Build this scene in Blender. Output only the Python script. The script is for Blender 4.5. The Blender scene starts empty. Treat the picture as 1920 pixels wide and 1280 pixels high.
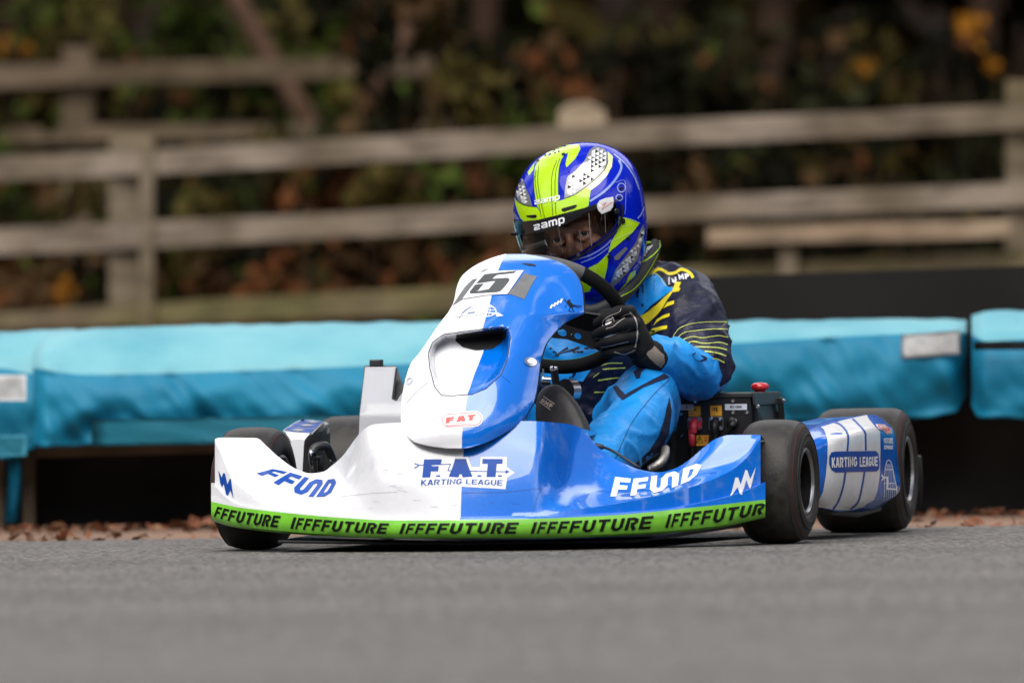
import bpy, bmesh, math, random
import numpy as np
from mathutils import Vector, Matrix, Euler, noise
from mathutils.bvhtree import BVHTree
from mathutils.geometry import tessellate_polygon
R = math.radians
random.seed(7)
scene = bpy.context.scene
COL = scene.collection

# ------------------------------------------------------------------ camera
FPX = 14035.0                      # focal length in pixels of the 1920 wide photograph
CAMZ = 0.35
ROLL = R(0.9)
PITCH = math.atan((717 - 640) / FPX)
fwd = Vector((0, math.cos(PITCH), math.sin(PITCH)))
up0 = Vector((0, -math.sin(PITCH), math.cos(PITCH)))
rgt = Vector((1, 0, 0)) * math.cos(ROLL) - up0 * math.sin(ROLL)
upv = up0 * math.cos(ROLL) + Vector((1, 0, 0)) * math.sin(ROLL)
CAM = Vector((0, 0, CAMZ))
cd = bpy.data.cameras.new('camera')
cam = bpy.data.objects.new('camera', cd)
COL.objects.link(cam)
cam.matrix_world = Matrix(((rgt.x, upv.x, -fwd.x, CAM.x), (rgt.y, upv.y, -fwd.y, CAM.y), (rgt.z, upv.z, -fwd.z, CAM.z), (0, 0, 0, 1)))
cd.sensor_width = 36
cd.lens = 36 * FPX / 1920
cd.clip_start = 0.5
cd.clip_end = 2000
cd.dof.use_dof = True
cd.dof.focus_distance = 16.05
cd.dof.aperture_fstop = 3.5
scene.camera = cam

# ------------------------------------------------------------------ sky, sun, exposure
SUN_EL, SUN_AZ = R(56), R(200)     # azimuth from +Y clockwise: behind the camera, a little to its left
world = bpy.data.worlds.new('World')
scene.world = world
world.use_nodes = True
nt = world.node_tree
nt.nodes.clear()
wo = nt.nodes.new('ShaderNodeOutputWorld')
bg = nt.nodes.new('ShaderNodeBackground')
sky = nt.nodes.new('ShaderNodeTexSky')
sky.sky_type = 'NISHITA'
sky.sun_disc = False
sky.sun_elevation = SUN_EL
sky.sun_rotation = SUN_AZ
tcw = nt.nodes.new('ShaderNodeTexCoord')
nz = nt.nodes.new('ShaderNodeTexNoise')
nz.inputs['Scale'].default_value = 1.9
nz.inputs['Detail'].default_value = 7
nz.inputs['Roughness'].default_value = 0.55
rw = nt.nodes.new('ShaderNodeValToRGB')
rw.color_ramp.elements[0].position = 0.48
rw.color_ramp.elements[0].color = (0.06, 0.06, 0.06, 1)
rw.color_ramp.elements[1].position = 0.60
mxw = nt.nodes.new('ShaderNodeMix')
mxw.data_type = 'RGBA'
mxw.inputs[7].default_value = (25.0, 25.0, 25.6, 1)
nt.links.new(tcw.outputs['Generated'], nz.inputs['Vector'])
nt.links.new(nz.outputs['Fac'], rw.inputs['Fac'])
nt.links.new(rw.outputs['Color'], mxw.inputs[0])
nt.links.new(sky.outputs['Color'], mxw.inputs[6])
nt.links.new(mxw.outputs[2], bg.inputs['Color'])
bg.inputs['Strength'].default_value = 0.07
nt.links.new(bg.outputs['Background'], wo.inputs['Surface'])
sl = bpy.data.lights.new('sun', 'SUN')
sl.energy = 3.0
sl.angle = R(55)
sl.color = (1.0, 0.95, 0.88)
sun = bpy.data.objects.new('sun', sl)
COL.objects.link(sun)
sd = Vector((math.sin(SUN_AZ) * math.cos(SUN_EL), math.cos(SUN_AZ) * math.cos(SUN_EL), math.sin(SUN_EL)))
sun.rotation_euler = sd.to_track_quat('Z', 'Y').to_euler()
scene.view_settings.view_transform = 'Standard'
scene.view_settings.look = 'None'
scene.view_settings.exposure = 0.36
scene.view_settings.gamma = 1.0
scene.cycles.use_denoising = True
scene.cycles.max_bounces = 8
scene.cycles.transparent_max_bounces = 12

# ------------------------------------------------------------------ geometry helpers
def ray(px, py):
    return (fwd + rgt * ((px - 960) / FPX) + upv * ((640 - py) / FPX))

def W(px, py, D):                  # the point seen at a pixel of the photograph, at depth D metres
    d = ray(px, py)
    return CAM + d * (D / d.y)

YAW = R(12.5)
KM = Matrix.Translation((0, 16, 0)) @ Matrix.Rotation(-YAW, 4, 'Z')   # kart frame: x across, y rearward, z up
KMI = KM.inverted()
KO = KMI @ CAM
KR = KMI.to_3x3()

def K(px, py, ky):
    d = KR @ ray(px, py)
    return KO + d * ((ky - KO.y) / d.y)

def pxw(v):                        # 1920-pixel position of a kart-frame point
    p = (KM @ Vector(v)) - CAM
    z = p.dot(fwd)
    return 960 + FPX * p.dot(rgt) / z, 640 - FPX * p.dot(upv) / z

def pchip(xs, ys):
    xs = np.array(xs, float); ys = np.array(ys, float)
    h = np.diff(xs); d = np.diff(ys) / h
    m = np.zeros_like(ys)
    m[0], m[-1] = d[0], d[-1]
    for i in range(1, len(xs) - 1):
        if d[i - 1] * d[i] > 0:
            w1, w2 = 2 * h[i] + h[i - 1], h[i] + 2 * h[i - 1]
            m[i] = (w1 + w2) / (w1 / d[i - 1] + w2 / d[i])
    def f(x):
        x = min(max(x, xs[0]), xs[-1])
        i = min(int(np.searchsorted(xs, x, 'right')) - 1, len(h) - 1)
        t = (x - xs[i]) / h[i]
        return float((2*t**3-3*t*t+1)*ys[i] + (t**3-2*t*t+t)*h[i]*m[i] + (-2*t**3+3*t*t)*ys[i+1] + (t**3-t*t)*h[i]*m[i+1])
    return f
def curve(pts):
    return pchip([p[0] for p in pts], [p[1] for p in pts])

def finish(bm, smooth=True, angle=None):
    bmesh.ops.recalc_face_normals(bm, faces=[f for f in bm.faces if f.tag is False])
    for f in bm.faces:
        f.smooth = smooth

def obj(name, bm, mats, parent=None, smooth=True, sharp=None, offset=None, recalc=True):
    if recalc:
        bmesh.ops.recalc_face_normals(bm, faces=bm.faces[:])
    for f in bm.faces:
        f.smooth = smooth
    if offset is not None:
        bmesh.ops.translate(bm, verts=bm.verts[:], vec=offset)
    me = bpy.data.meshes.new(name)
    bm.to_mesh(me)
    bm.free()
    for m in (mats if isinstance(mats, (list, tuple)) else [mats]):
        me.materials.append(m)
    if smooth and sharp:
        me.set_sharp_from_angle(angle=R(sharp))
    o = bpy.data.objects.new(name, me)
    COL.objects.link(o)
    if parent is not None:
        o.parent = parent
    return o

def empty(name, mat, label, cat, group=None):
    o = bpy.data.objects.new(name, None)
    COL.objects.link(o)
    o.matrix_world = mat
    o.empty_display_size = 0.1
    o['label'] = label
    o['category'] = cat
    if group:
        o['group'] = group
    return o
def tag(o, label, cat, group=None):
    o['label'] = label; o['category'] = cat
    if group: o['group'] = group
    return o

def grid(bm, rows, mi=0, closed_u=False):
    """rows of points -> quads; returns vertex rows"""
    vr = [[bm.verts.new(p) for p in r] for r in rows]
    for a, b in zip(vr[:-1], vr[1:]):
        n = len(a)
        for i in range(n if closed_u else n - 1):
            j = (i + 1) % n
            f = bm.faces.new((a[i], a[j], b[j], b[i]))
            f.material_index = mi
    return vr

def tube(bm, pts, rad, seg=12, mi=0, cap=True, flat=1.0, upref=None):
    pts = [Vector(p) for p in pts]
    if not isinstance(rad, (list, tuple)):
        rad = [rad] * len(pts)
    rings = []
    n0 = None
    for i, p in enumerate(pts):
        t = (pts[min(i + 1, len(pts) - 1)] - pts[max(i - 1, 0)]).normalized()
        if n0 is None:
            r = upref or (Vector((0, 0, 1)) if abs(t.z) < .9 else Vector((1, 0, 0)))
            n0 = (r - t * r.dot(t)).normalized()
        else:
            n0 = (n0 - t * n0.dot(t)).normalized()
        b = t.cross(n0)
        rings.append([p + (n0 * math.cos(2*math.pi*k/seg) + b * math.sin(2*math.pi*k/seg) * flat) * rad[i] for k in range(seg)])
    vr = grid(bm, rings, mi, True)
    if cap:
        for r in (vr[0], vr[-1]):
            f = bm.faces.new(r); f.material_index = mi
    return vr

def spline(pts, n=8):
    """Catmull-Rom through points (vectors of any size as lists)"""
    P = [np.array(p, float) for p in pts]
    P = [2*P[0]-P[1]] + P + [2*P[-1]-P[-2]]
    out = []
    for i in range(1, len(P) - 2):
        for k in range(n):
            t = k / n
            a, b, c, d = P[i-1:i+3]
            out.append(.5*((2*b)+(-a+c)*t+(2*a-5*b+4*c-d)*t*t+(-a+3*b-3*c+d)*t**3))
    out.append(P[-2])
    return out

def limb(bm, chain, n=8, seg=16):
    """rounded limb for remeshing: chain of (point, radius)"""
    s = spline([list(p) + [r] for p, r in chain], n)
    pts = [Vector(q[:3]) for q in s]; rad = [max(.002, q[3]) for q in s]
    tube(bm, pts, rad, seg)
    for p, r in ((pts[0], rad[0]), (pts[-1], rad[-1])):
        ball(bm, p, (r, r, r))

def ball(bm, c, r, rot=None, seg=16, mi=0):
    if not isinstance(r, (list, tuple, Vector)):
        r = (r, r, r)
    m = Matrix.Translation(Vector(c)) @ (rot.to_4x4() if rot is not None else Matrix()) @ Matrix.Diagonal((r[0], r[1], r[2], 1))
    g = bmesh.ops.create_uvsphere(bm, u_segments=seg, v_segments=max(6, seg // 2 + 2), radius=1, matrix=m)
    for f in {f for v in g['verts'] for f in v.link_faces}:
        f.material_index = mi

def box(bm, a, b, mi=0, mat=None, bev=0.0):
    a, b = Vector(a), Vector(b)
    t = bmesh.new()
    bmesh.ops.create_cube(t, size=1, matrix=Matrix.Translation((a + b) / 2) @ Matrix.Diagonal((abs(b.x-a.x), abs(b.y-a.y), abs(b.z-a.z), 1)))
    if bev:
        bmesh.ops.bevel(t, geom=t.edges[:], offset=bev, segments=2, affect='EDGES', profile=.6)
    if mat is not None:
        bmesh.ops.transform(t, matrix=mat, verts=t.verts[:])
    merge(bm, t, mi)

def merge(bm, t, mi=None):
    mp = {}
    for v in t.verts:
        mp[v] = bm.verts.new(v.co)
    for f in t.faces:
        try:
            g = bm.faces.new([mp[v] for v in f.verts])
            g.material_index = f.material_index if mi is None else mi
        except ValueError:
            pass
    t.free()

def prism(bm, front, back, mi=0, bev=0.0):
    """closed solid between two matching outlines"""
    t = bmesh.new()
    a = [t.verts.new(p) for p in front]; b = [t.verts.new(p) for p in back]
    n = len(a)
    t.faces.new(a); t.faces.new(b[::-1])
    for i in range(n):
        t.faces.new((a[i], b[i], b[(i+1) % n], a[(i+1) % n]))
    bmesh.ops.recalc_face_normals(t, faces=t.faces[:])
    if bev:
        bmesh.ops.bevel(t, geom=t.edges[:], offset=bev, segments=2, affect='EDGES', profile=.6)
    merge(bm, t, mi)

def lathe(bm, prof, M, seg=48, mi=0, mis=None):
    """profile (axial, radius) turned about local X"""
    rings = []
    for a, r in prof:
        rings.append([M @ Vector((a, r*math.cos(2*math.pi*k/seg), r*math.sin(2*math.pi*k/seg))) for k in range(seg)])
    vr = [[bm.verts.new(p) for p in r] for r in rings]
    for i, (a, b) in enumerate(zip(vr[:-1], vr[1:])):
        for k in range(seg):
            f = bm.faces.new((a[k], a[(k+1) % seg], b[(k+1) % seg], b[k]))
            f.material_index = mis[i] if mis else mi
    return vr

def remesh(bm, voxel, smooth=4, factor=.5):
    me = bpy.data.meshes.new('tmp')
    bmesh.ops.recalc_face_normals(bm, faces=bm.faces[:])
    bm.to_mesh(me); bm.free()
    o = bpy.data.objects.new('tmp', me)
    COL.objects.link(o)
    m = o.modifiers.new('r', 'REMESH'); m.mode = 'VOXEL'; m.voxel_size = voxel; m.use_smooth_shade = True
    if smooth:
        s = o.modifiers.new('s', 'SMOOTH'); s.iterations = smooth; s.factor = factor
    dg = bpy.context.evaluated_depsgraph_get()
    out = bmesh.new()
    ev = o.evaluated_get(dg)
    out.from_mesh(ev.to_mesh())
    ev.to_mesh_clear()
    bpy.data.objects.remove(o); bpy.data.meshes.remove(me)
    return out

def bvh_of(bm):
    bm.normal_update()
    return BVHTree.FromBMesh(bm)

# ------------------------------------------------------------------ printed marks: polygons laid on a surface
def inside(pt, poly):
    x, y = pt; c = False
    for i in range(len(poly)):
        (x1, y1), (x2, y2) = poly[i], poly[i-1]
        if (y1 > y) != (y2 > y) and x < (x2-x1)*(y-y1)/(y2-y1)+x1:
            c = not c
    return c

def drop(bvh, px, py, off, ref=None):
    d = (KR @ ray(px, py)).normalized()
    h = bvh.ray_cast(KO, d)
    if h[0] is None:
        p0 = KO + d * ((ref or 16.0))
        q = bvh.find_nearest(p0)
        n = q[1]
        if n.dot(d) > 0: n = -n
        return q[0] + n * off
    n = h[1]
    if n.dot(d) > 0: n = -n
    return h[0] + n * off

def decal(bm, bvh, loops, mi, off=.0006, cell=7.0, ref=None):
    """loops: [outer, hole, ...] in photograph pixels, laid on the surface as a thin print"""
    if loops and not isinstance(loops[0][0], (tuple, list, Vector)):
        loops = [loops]
    ar = lambda q: abs(sum(q[i-1][0]*q[i][1]-q[i][0]*q[i-1][1] for i in range(len(q))))/2
    want = ar(loops[0]) - sum(ar(l) for l in loops[1:])
    rj = random.Random(5); best = None
    for k in range(6):                     # the tessellator drops slivers now and then: nudge and retry
        lp = [[(p[0]+rj.uniform(-.02, .02)*k, p[1]+rj.uniform(-.02, .02)*k) for p in l] for l in loops]
        fl = [p for l in lp for p in l]
        tr_ = tessellate_polygon([[Vector((p[0], p[1], 0)) for p in l] for l in lp])
        got = sum(ar([fl[i] for i in t]) for t in tr_)
        if best is None or abs(got-want) < best[0]: best = (abs(got-want), fl, tr_)
        if abs(got-want) < .01*max(want, 1e-6): break
    flat, tris = best[1], best[2]
    t = bmesh.new()
    vs = [t.verts.new((p[0], p[1], 0)) for p in flat]
    for tr in tris:
        try: t.faces.new([vs[i] for i in tr])
        except ValueError: pass
    xs = [p[0] for p in flat]; ys = [p[1] for p in flat]
    for ax, lo, hi in ((0, min(xs), max(xs)), (1, min(ys), max(ys))):
        c = math.floor(lo / cell) * cell + cell
        while c < hi - .05:
            no = (1, 0, 0) if ax == 0 else (0, 1, 0)
            co = (c, 0, 0) if ax == 0 else (0, c, 0)
            bmesh.ops.bisect_plane(t, geom=t.verts[:] + t.edges[:] + t.faces[:], plane_co=co, plane_no=no, dist=1e-4)
            c += cell
    mp = {}
    for v in t.verts:
        mp[v] = bm.verts.new(drop(bvh, v.co.x, v.co.y, off, ref))
    for f in t.faces:
        if f.calc_area() < 1e-6: continue
        ring = [mp[v] for v in f.verts]
        g = bm.faces.new(ring)
        g.material_index = mi
        g.normal_update()
        if g.normal.dot(KO - g.calc_center_median()) < 0:
            g.normal_flip()
    t.free()

def ribbon(pl, w, closed=False):
    """stroke of width w along a polyline -> polygon loops with mitred joints"""
    P = [Vector((p[0], p[1])) for p in pl]
    n = len(P); L = []; Rr = []
    for i in range(n):
        if closed:
            a, b = P[i-1], P[(i+1) % n]
            d1, d2 = (P[i]-a).normalized(), (b-P[i]).normalized()
        else:
            d1 = (P[i]-P[i-1]).normalized() if i else (P[1]-P[0]).normalized()
            d2 = (P[i+1]-P[i]).normalized() if i < n-1 else d1
        t = d1 + d2
        if t.length < 1e-6: t = d1
        t.normalize()
        m = Vector((-t.y, t.x))
        k = max(.45, m.dot(Vector((-d1.y, d1.x))))
        L.append(P[i] + m*(w/2/k)); Rr.append(P[i] - m*(w/2/k))
    if closed:
        A = [tuple(v) for v in L]; B = [tuple(v) for v in Rr]
        ar = lambda q: abs(sum(q[i-1][0]*q[i][1]-q[i][0]*q[i-1][1] for i in range(len(q))))
        return [A, B] if ar(A) > ar(B) else [B, A]
    return [[tuple(v) for v in L] + [tuple(v) for v in Rr[::-1]]]

# letters: (width, [(polyline, closed)]) in a unit-high box, y up; t = half stroke inset
def glyphs(t):
    a, b = t/2, 1-t/2
    r = .16
    def G(w): return w - t/2
    g = {}
    w = .62; x0, x1 = a, G(w)
    g['I'] = (t*1.1, [([(a, 0), (a, 1)], 0)])
    g['F'] = (w, [([(a, 0), (a, b), (w, b)], 0), ([(t, .48), (w*.9, .48)], 0)])
    g['U'] = (w, [([(x0, 1), (x0, r+a), (x0+r, a), (x1-r, a), (x1, r+a), (x1, 1)], 0)])
    g['T'] = (w, [([(0, b), (w, b)], 0), ([(w/2, 0), (w/2, 1-t)], 0)])
    g['R'] = (w, [([(a, 0), (a, b), (x1-r, b), (x1, b-r*.7), (x1, .62), (x1-r*.7, .5), (.3*w+t*.4, .5)], 0), ([(x1-r*1.2, .5-a), (x1, 0)], 0)])
    g['E'] = (w, [([(w, a), (a, a), (a, b), (w, b)], 0), ([(t, .5), (w*.92, .5)], 0)])
    W3 = w*1.62
    g['W'] = (W3, [([(x0, 1), (x0, r+a), (x0+r*.7, a), (W3/2-r*.7, a), (W3/2, r+a), (W3/2, 1-r-a), (W3/2+r*.7, b), (W3-a-r*.7, b), (W3-a, 1-r-a), (W3-a, 0)], 0)])
    g['D'] = (w, [([(a, a), (a, b), (x1-r, b), (x1, b-r), (x1, a+r), (x1-r, a)], 1)])
    g['K'] = (w, [([(a, 0), (a, 1)], 0), ([(w-a, 1), (t*1.1, .52), (w-a*.6, 0)], 0)])
    g['A'] = (w, [([(a*.7, 0), (w/2-t*.25, b), (w/2+t*.25, b), (w-a*.7, 0)], 0), ([(w*.25+t*.2, .3), (w*.75-t*.2, .3)], 0)])
    g['N'] = (w, [([(a, 0), (a, b-.02), (x1, a+.02), (x1, 1)], 0)])
    g['G'] = (w, [([(x1, b-r*.9), (x1-r, b), (a+r, b), (a, b-r), (a, a+r), (a+r, a), (x1-r, a), (x1, a+r), (x1, .46), (w*.55, .46)], 0)])
    g['L'] = (w*.9, [([(a, 1), (a, a), (w*.9, a)], 0)])
    g['O'] = (w, [([(a+r, a), (a, a+r), (a, b-r), (a+r, b), (x1-r, b), (x1, b-r), (x1, a+r), (x1-r, a)], 1)])
    g['0'] = g['O']
    g['M'] = (w*1.25, [([(a, 0), (a, b), (w*.625, .35), (w*1.25-a, b), (w*1.25-a, 0)], 0)])
    g['P'] = (w, [([(a, 0), (a, b), (x1-r, b), (x1, b-r), (x1, .58), (x1-r, .45), (t, .45)], 0)])
    g['S'] = (w, [([(w, b), (a+r, b), (a, b-r), (a, .62), (a+r, .5), (x1-r, .5), (x1, .38), (x1, a+r), (x1-r, a), (0, a)], 0)])
    g['X'] = (w, [([(a, 0), (x1, 1)], 0), ([(a, 1), (w*.38, .6)], 0), ([(w*.62, .4), (x1, 0)], 0)])
    g['V'] = (w, [([(a*.8, 1), (w/2, a), (w-a*.8, 1)], 0)])
    g['B'] = (w, [([(a, a), (a, b), (x1-r, b), (x1-.02, b-r), (x1-.02, .62), (x1-r*.7, .5), (x1, .38), (x1, a+r), (x1-r, a)], 1), ([(t, .5), (x1-r-.02, .5)], 0)])
    g['2'] = (w, [([(0, b), (x1-r, b), (x1, b-r), (x1, .6), (a, .3), (a, a), (w, a)], 0)])
    g['3'] = (w, [([(0, b), (x1-r, b), (x1, b-r), (x1, .6), (x1-r*.6, .5), (x1, .4), (x1, a+r), (x1-r, a), (0, a)], 0), ([(w*.3, .5), (x1-r*.6-t*.6, .5)], 0)])
    g['6'] = (w, [([(w*.9, b), (a+r, b), (a, b-r), (a, a+r), (a+r, a), (x1-r, a), (x1, a+r), (x1, .44), (x1-r, .56), (t, .56)], 0)])
    g['8'] = (w, [([(a+r, a), (a, a+r), (a, b-r), (a+r, b), (x1-r, b), (x1, b-r), (x1, a+r), (x1-r, a)], 1), ([(t, .52), (w-t, .52)], 0)])
    g['5'] = (w, [([(w, b), (a, b), (a, .56), (x1-r, .56), (x1, .42), (x1, a+r), (x1-r, a), (0, a)], 0)])
    g['1'] = (w*.6, [([(0, .75), (w*.3, b), (w*.3, 0)], 0)])
    g['-'] = (w*.6, [([(.02, .5), (w*.6-.02, .5)], 0)])
    g['+'] = (w*.8, [([(.02, .5), (w*.8-.02, .5)], 0)])
    g['.'] = (t, [([(a, 0), (a, t)], 0)])
    g[' '] = (w*.5, [])
    # low letters of the rounded script
    h = .74; hb = h - a
    g['z'] = (w, [([(0, hb), (x1-.06, hb), (x1, hb-.08), (x1, .5*h+.08), (x1-.06, .5*h), (a+.06, .5*h), (a, .5*h-.08), (a, a+.04), (a+.04, a), (w, a)], 0)])
    g['a'] = (w, [([(.04, hb), (x1-.08, hb), (x1, hb-.1), (x1, a), (a+.08, a), (a, a+.09), (a, .5*h-.06), (a+.06, .5*h), (w-t, .5*h)], 0)])
    g['m'] = (w*1.4, [([(a, 0), (a, hb), (w*1.4-a-.08, hb), (w*1.4-a, hb-.1), (w*1.4-a, 0)], 0), ([(w*.7, 0), (w*.7, h-t)], 0)])
    g['p'] = (w, [([(a, -.26), (a, hb), (x1-.08, hb), (x1, hb-.1), (x1, a+.1), (x1-.08, a), (t, a)], 0)])
    return g

def text(bm, bvh, s, fmap, mi, t=.2, gap=.12, off=.0008, cell=6, xs=None, ref=None):
    """s set in strokes; fmap maps (u 0..1, v 0..1 upward) to photograph pixels"""
    G = glyphs(t)
    sc = xs or [1.0] * len(s)
    tot = sum(G[c][0]*k + gap for c, k in zip(s, sc)) - gap
    x = 0; n = 0
    for c, k in zip(s, sc):
        w, st = G[c]
        for pl, cl in st:
            loops = ribbon(pl, t, bool(cl))
            out = []
            for l in loops:
                dl = []
                for i in range(len(l)):          # refine so that the map bends smoothly
                    p, q = l[i], l[(i+1) % len(l)]
                    m = max(1, int(max(abs(p[0]-q[0]), abs(p[1]-q[1])) / .3))
                    for j in range(m):
                        dl.append((p[0]+(q[0]-p[0])*j/m, p[1]+(q[1]-p[1])*j/m))
                out.append([tuple(fmap((x + p[0]*k) / tot, p[1])) for p in dl])
            decal(bm, bvh, out, mi, off + n*.00002, cell, ref)
            n += 1
        x += w*k + gap

def quadmap(tl, tr, br, bl):
    def f(u, v):
        return ((bl[0]*(1-u)+br[0]*u)*(1-v)+(tl[0]*(1-u)+tr[0]*u)*v, (bl[1]*(1-u)+br[1]*u)*(1-v)+(tl[1]*(1-u)+tr[1]*u)*v)
    return f
def curvemap(top, bot):
    tx, ty = curve([(p[0], p[1]) for p in top]), curve([(p[0], p[2]) for p in top])
    bx, by = curve([(p[0], p[1]) for p in bot]), curve([(p[0], p[2]) for p in bot])
    def f(u, v):
        return bx(u)*(1-v)+tx(u)*v, by(u)*(1-v)+ty(u)*v
    return f
def rounded(x0, y0, x1, y1, r, n=5):
    out = []
    for cx, cy, a in ((x1-r, y0+r, -90), (x1-r, y1-r, 0), (x0+r, y1-r, 90), (x0+r, y0+r, 180)):
        for i in range(n+1):
            an = R(a + 90*i/n)
            out.append((cx+r*math.cos(an), cy+r*math.sin(an)))
    return out
def ell(cx, cy, rx, ry, rot=0, n=20):
    c, s = math.cos(R(rot)), math.sin(R(rot))
    return [(cx+rx*math.cos(2*math.pi*i/n)*c-ry*math.sin(2*math.pi*i/n)*s, cy+rx*math.cos(2*math.pi*i/n)*s+ry*math.sin(2*math.pi*i/n)*c) for i in range(n)]
def zoomed(ox, oy, k):
    return lambda *pts: [(ox + x/k, oy + y/k) for x, y in pts]

# ------------------------------------------------------------------ materials
def mat(name, col, rough=.5, metal=0, coat=0, spec=.5, var=0, vscale=8, bump=0, bscale=40, rvar=0, bdist=.002, sheen=0, col2=None, coatrough=.03):
    m = bpy.data.materials.new(name)
    m.use_nodes = True
    n = m.node_tree.nodes; l = m.node_tree.links
    p = n['Principled BSDF']
    p.inputs['Base Color'].default_value = (*col, 1)
    p.inputs['Roughness'].default_value = rough
    p.inputs['Metallic'].default_value = metal
    p.inputs['Coat Weight'].default_value = coat
    p.inputs['Coat Roughness'].default_value = coatrough
    p.inputs['Coat IOR'].default_value = 1.65
    p.inputs['Specular IOR Level'].default_value = spec
    if sheen:
        p.inputs['Sheen Weight'].default_value = sheen
    tc = n.new('ShaderNodeTexCoord')
    if var or col2 or rvar:
        t = n.new('ShaderNodeTexNoise'); t.inputs['Scale'].default_value = vscale; t.inputs['Detail'].default_value = 6
        l.new(tc.outputs['Object'], t.inputs['Vector'])
        if var or col2:
            mx = n.new('ShaderNodeMix'); mx.data_type = 'RGBA'
            c2 = col2 or tuple(c*(1-var) for c in col)
            mx.inputs[6].default_value = (*col, 1); mx.inputs[7].default_value = (*c2, 1)
            rp = n.new('ShaderNodeMapRange'); rp.inputs[1].default_value = .35; rp.inputs[2].default_value = .65
            l.new(t.outputs['Fac'], rp.inputs[0]); l.new(rp.outputs[0], mx.inputs[0])
            l.new(mx.outputs[2], p.inputs['Base Color'])
        if rvar:
            rr = n.new('ShaderNodeMapRange'); rr.inputs[3].default_value = max(0, rough-rvar); rr.inputs[4].default_value = rough+rvar
            l.new(t.outputs['Fac'], rr.inputs[0]); l.new(rr.outputs[0], p.inputs['Roughness'])
    if bump:
        b = n.new('ShaderNodeTexNoise'); b.inputs['Scale'].default_value = bscale; b.inputs['Detail'].default_value = 5
        l.new(tc.outputs['Object'], b.inputs['Vector'])
        bn = n.new('ShaderNodeBump'); bn.inputs['Strength'].default_value = bump; bn.inputs['Distance'].default_value = bdist
        l.new(b.outputs['Fac'], bn.inputs['Height']); l.new(bn.outputs['Normal'], p.inputs['Normal'])
    return m

def two_tone(name, white, blue, c0, cz, rough=.25, coat=.9, scuff=0.0):
    """white | blue body paint, parted along x = c0 + cz * z of the kart"""
    m = mat(name, white, rough, coat=coat, spec=.3, bump=.10, bscale=9, bdist=.01)
    n = m.node_tree.nodes; l = m.node_tree.links; p = n['Principled BSDF']
    tc = [q for q in n if q.type == 'TEX_COORD'][0]
    sp = n.new('ShaderNodeSeparateXYZ'); l.new(tc.outputs['Object'], sp.inputs[0])
    mz = n.new('ShaderNodeMath'); mz.operation = 'MULTIPLY_ADD'; mz.inputs[1].default_value = cz; mz.inputs[2].default_value = c0
    l.new(sp.outputs['Z'], mz.inputs[0])
    gt = n.new('ShaderNodeMath'); gt.operation = 'GREATER_THAN'
    l.new(sp.outputs['X'], gt.inputs[0]); l.new(mz.outputs[0], gt.inputs[1])
    # faint scuffs and dust that belong to the paint
    ns = n.new('ShaderNodeTexNoise'); ns.inputs['Scale'].default_value = 14; ns.inputs['Detail'].default_value = 8; ns.inputs['Roughness'].default_value = .7
    l.new(tc.outputs['Object'], ns.inputs['Vector'])
    ru = n.new('ShaderNodeMapRange'); ru.inputs[1].default_value = .58; ru.inputs[2].default_value = .74; ru.inputs[3].default_value = 0; ru.inputs[4].default_value = .38
    l.new(ns.outputs['Fac'], ru.inputs[0])
    mx = n.new('ShaderNodeMix'); mx.data_type = 'RGBA'
    mx.inputs[6].default_value = (*white, 1); mx.inputs[7].default_value = (*blue, 1)
    l.new(gt.outputs[0], mx.inputs[0])
    m2 = n.new('ShaderNodeMix'); m2.data_type = 'RGBA'; m2.inputs[7].default_value = (.35, .36, .38, 1)
    l.new(ru.outputs[0], m2.inputs[0]); l.new(mx.outputs[2], m2.inputs[6])
    l.new(m2.outputs[2], p.inputs['Base Color'])
    rr = n.new('ShaderNodeMapRange'); rr.inputs[3].default_value = rough-.06; rr.inputs[4].default_value = rough+.1
    l.new(ns.outputs['Fac'], rr.inputs[0]); l.new(rr.outputs[0], p.inputs['Roughness'])
    return m

WHITE = (.735, .74, .77)
BLUE = (.0, .14, .62)
M = {}
M['white'] = mat('white_paint', WHITE, .25, coat=.5)
M['blue'] = mat('blue_paint', BLUE, .25, coat=.5)
M['logo_blue'] = mat('blue_vinyl', (.004, .06, .33), .4, spec=.25)
M['logo_white'] = mat('white_vinyl', (.82, .83, .86), .35)
M['green'] = mat('green_vinyl', (.19, .58, .035), .3, coat=.3, var=.25, vscale=12)
M['ink'] = mat('black_vinyl', (.006, .006, .006), .45, spec=.2)
M['black'] = mat('black_plastic', (.010, .010, .011), .42, spec=.3, var=.4, bump=.15, bscale=120)
M['dark'] = mat('dark_void', (.006, .006, .007), .7)
M['black_gloss'] = mat('black_gloss', (.01, .01, .012), .15)
M['rubber'] = mat('slick_rubber', (.016, .0145, .0135), .52, spec=.32, col2=(.036, .031, .027), vscale=38, bump=.45, bscale=190, bdist=.0015, rvar=.15)
M['rubber_side'] = mat('sidewall_rubber', (.034, .030, .028), .6, spec=.28, var=.35, vscale=22, bump=.1, bscale=120)
M['redline'] = mat('red_line', (.10, .018, .018), .6, spec=.2)
M['magnesium'] = mat('wheel_metal', (.30, .30, .31), .35, metal=.9)
M['rimdark'] = mat('wheel_dark', (.006, .006, .006), .6, spec=.08)
M['chrome'] = mat('chrome', (.75, .76, .78), .15, metal=1)
M['steel'] = mat('steel', (.5, .5, .52), .3, metal=1)
M['grey_plate'] = mat('grey_plate', (.16, .165, .17), .4, var=.35, vscale=25)
M['fig'] = mat('plate_figure', (.055, .058, .06), .45)
M['red'] = mat('red_vinyl', (.6, .03, .03), .35)
M['pod_grey'] = mat('pod_grey', (.76, .76, .78), .3, coat=.4, var=.12, vscale=20)
M['pod_blue'] = mat('pod_blue', (.002, .10, .48), .25, spec=.3, coat=.4)
M['orange'] = mat('orange_label', (.75, .36, .02), .5, var=.3, vscale=60)
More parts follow.
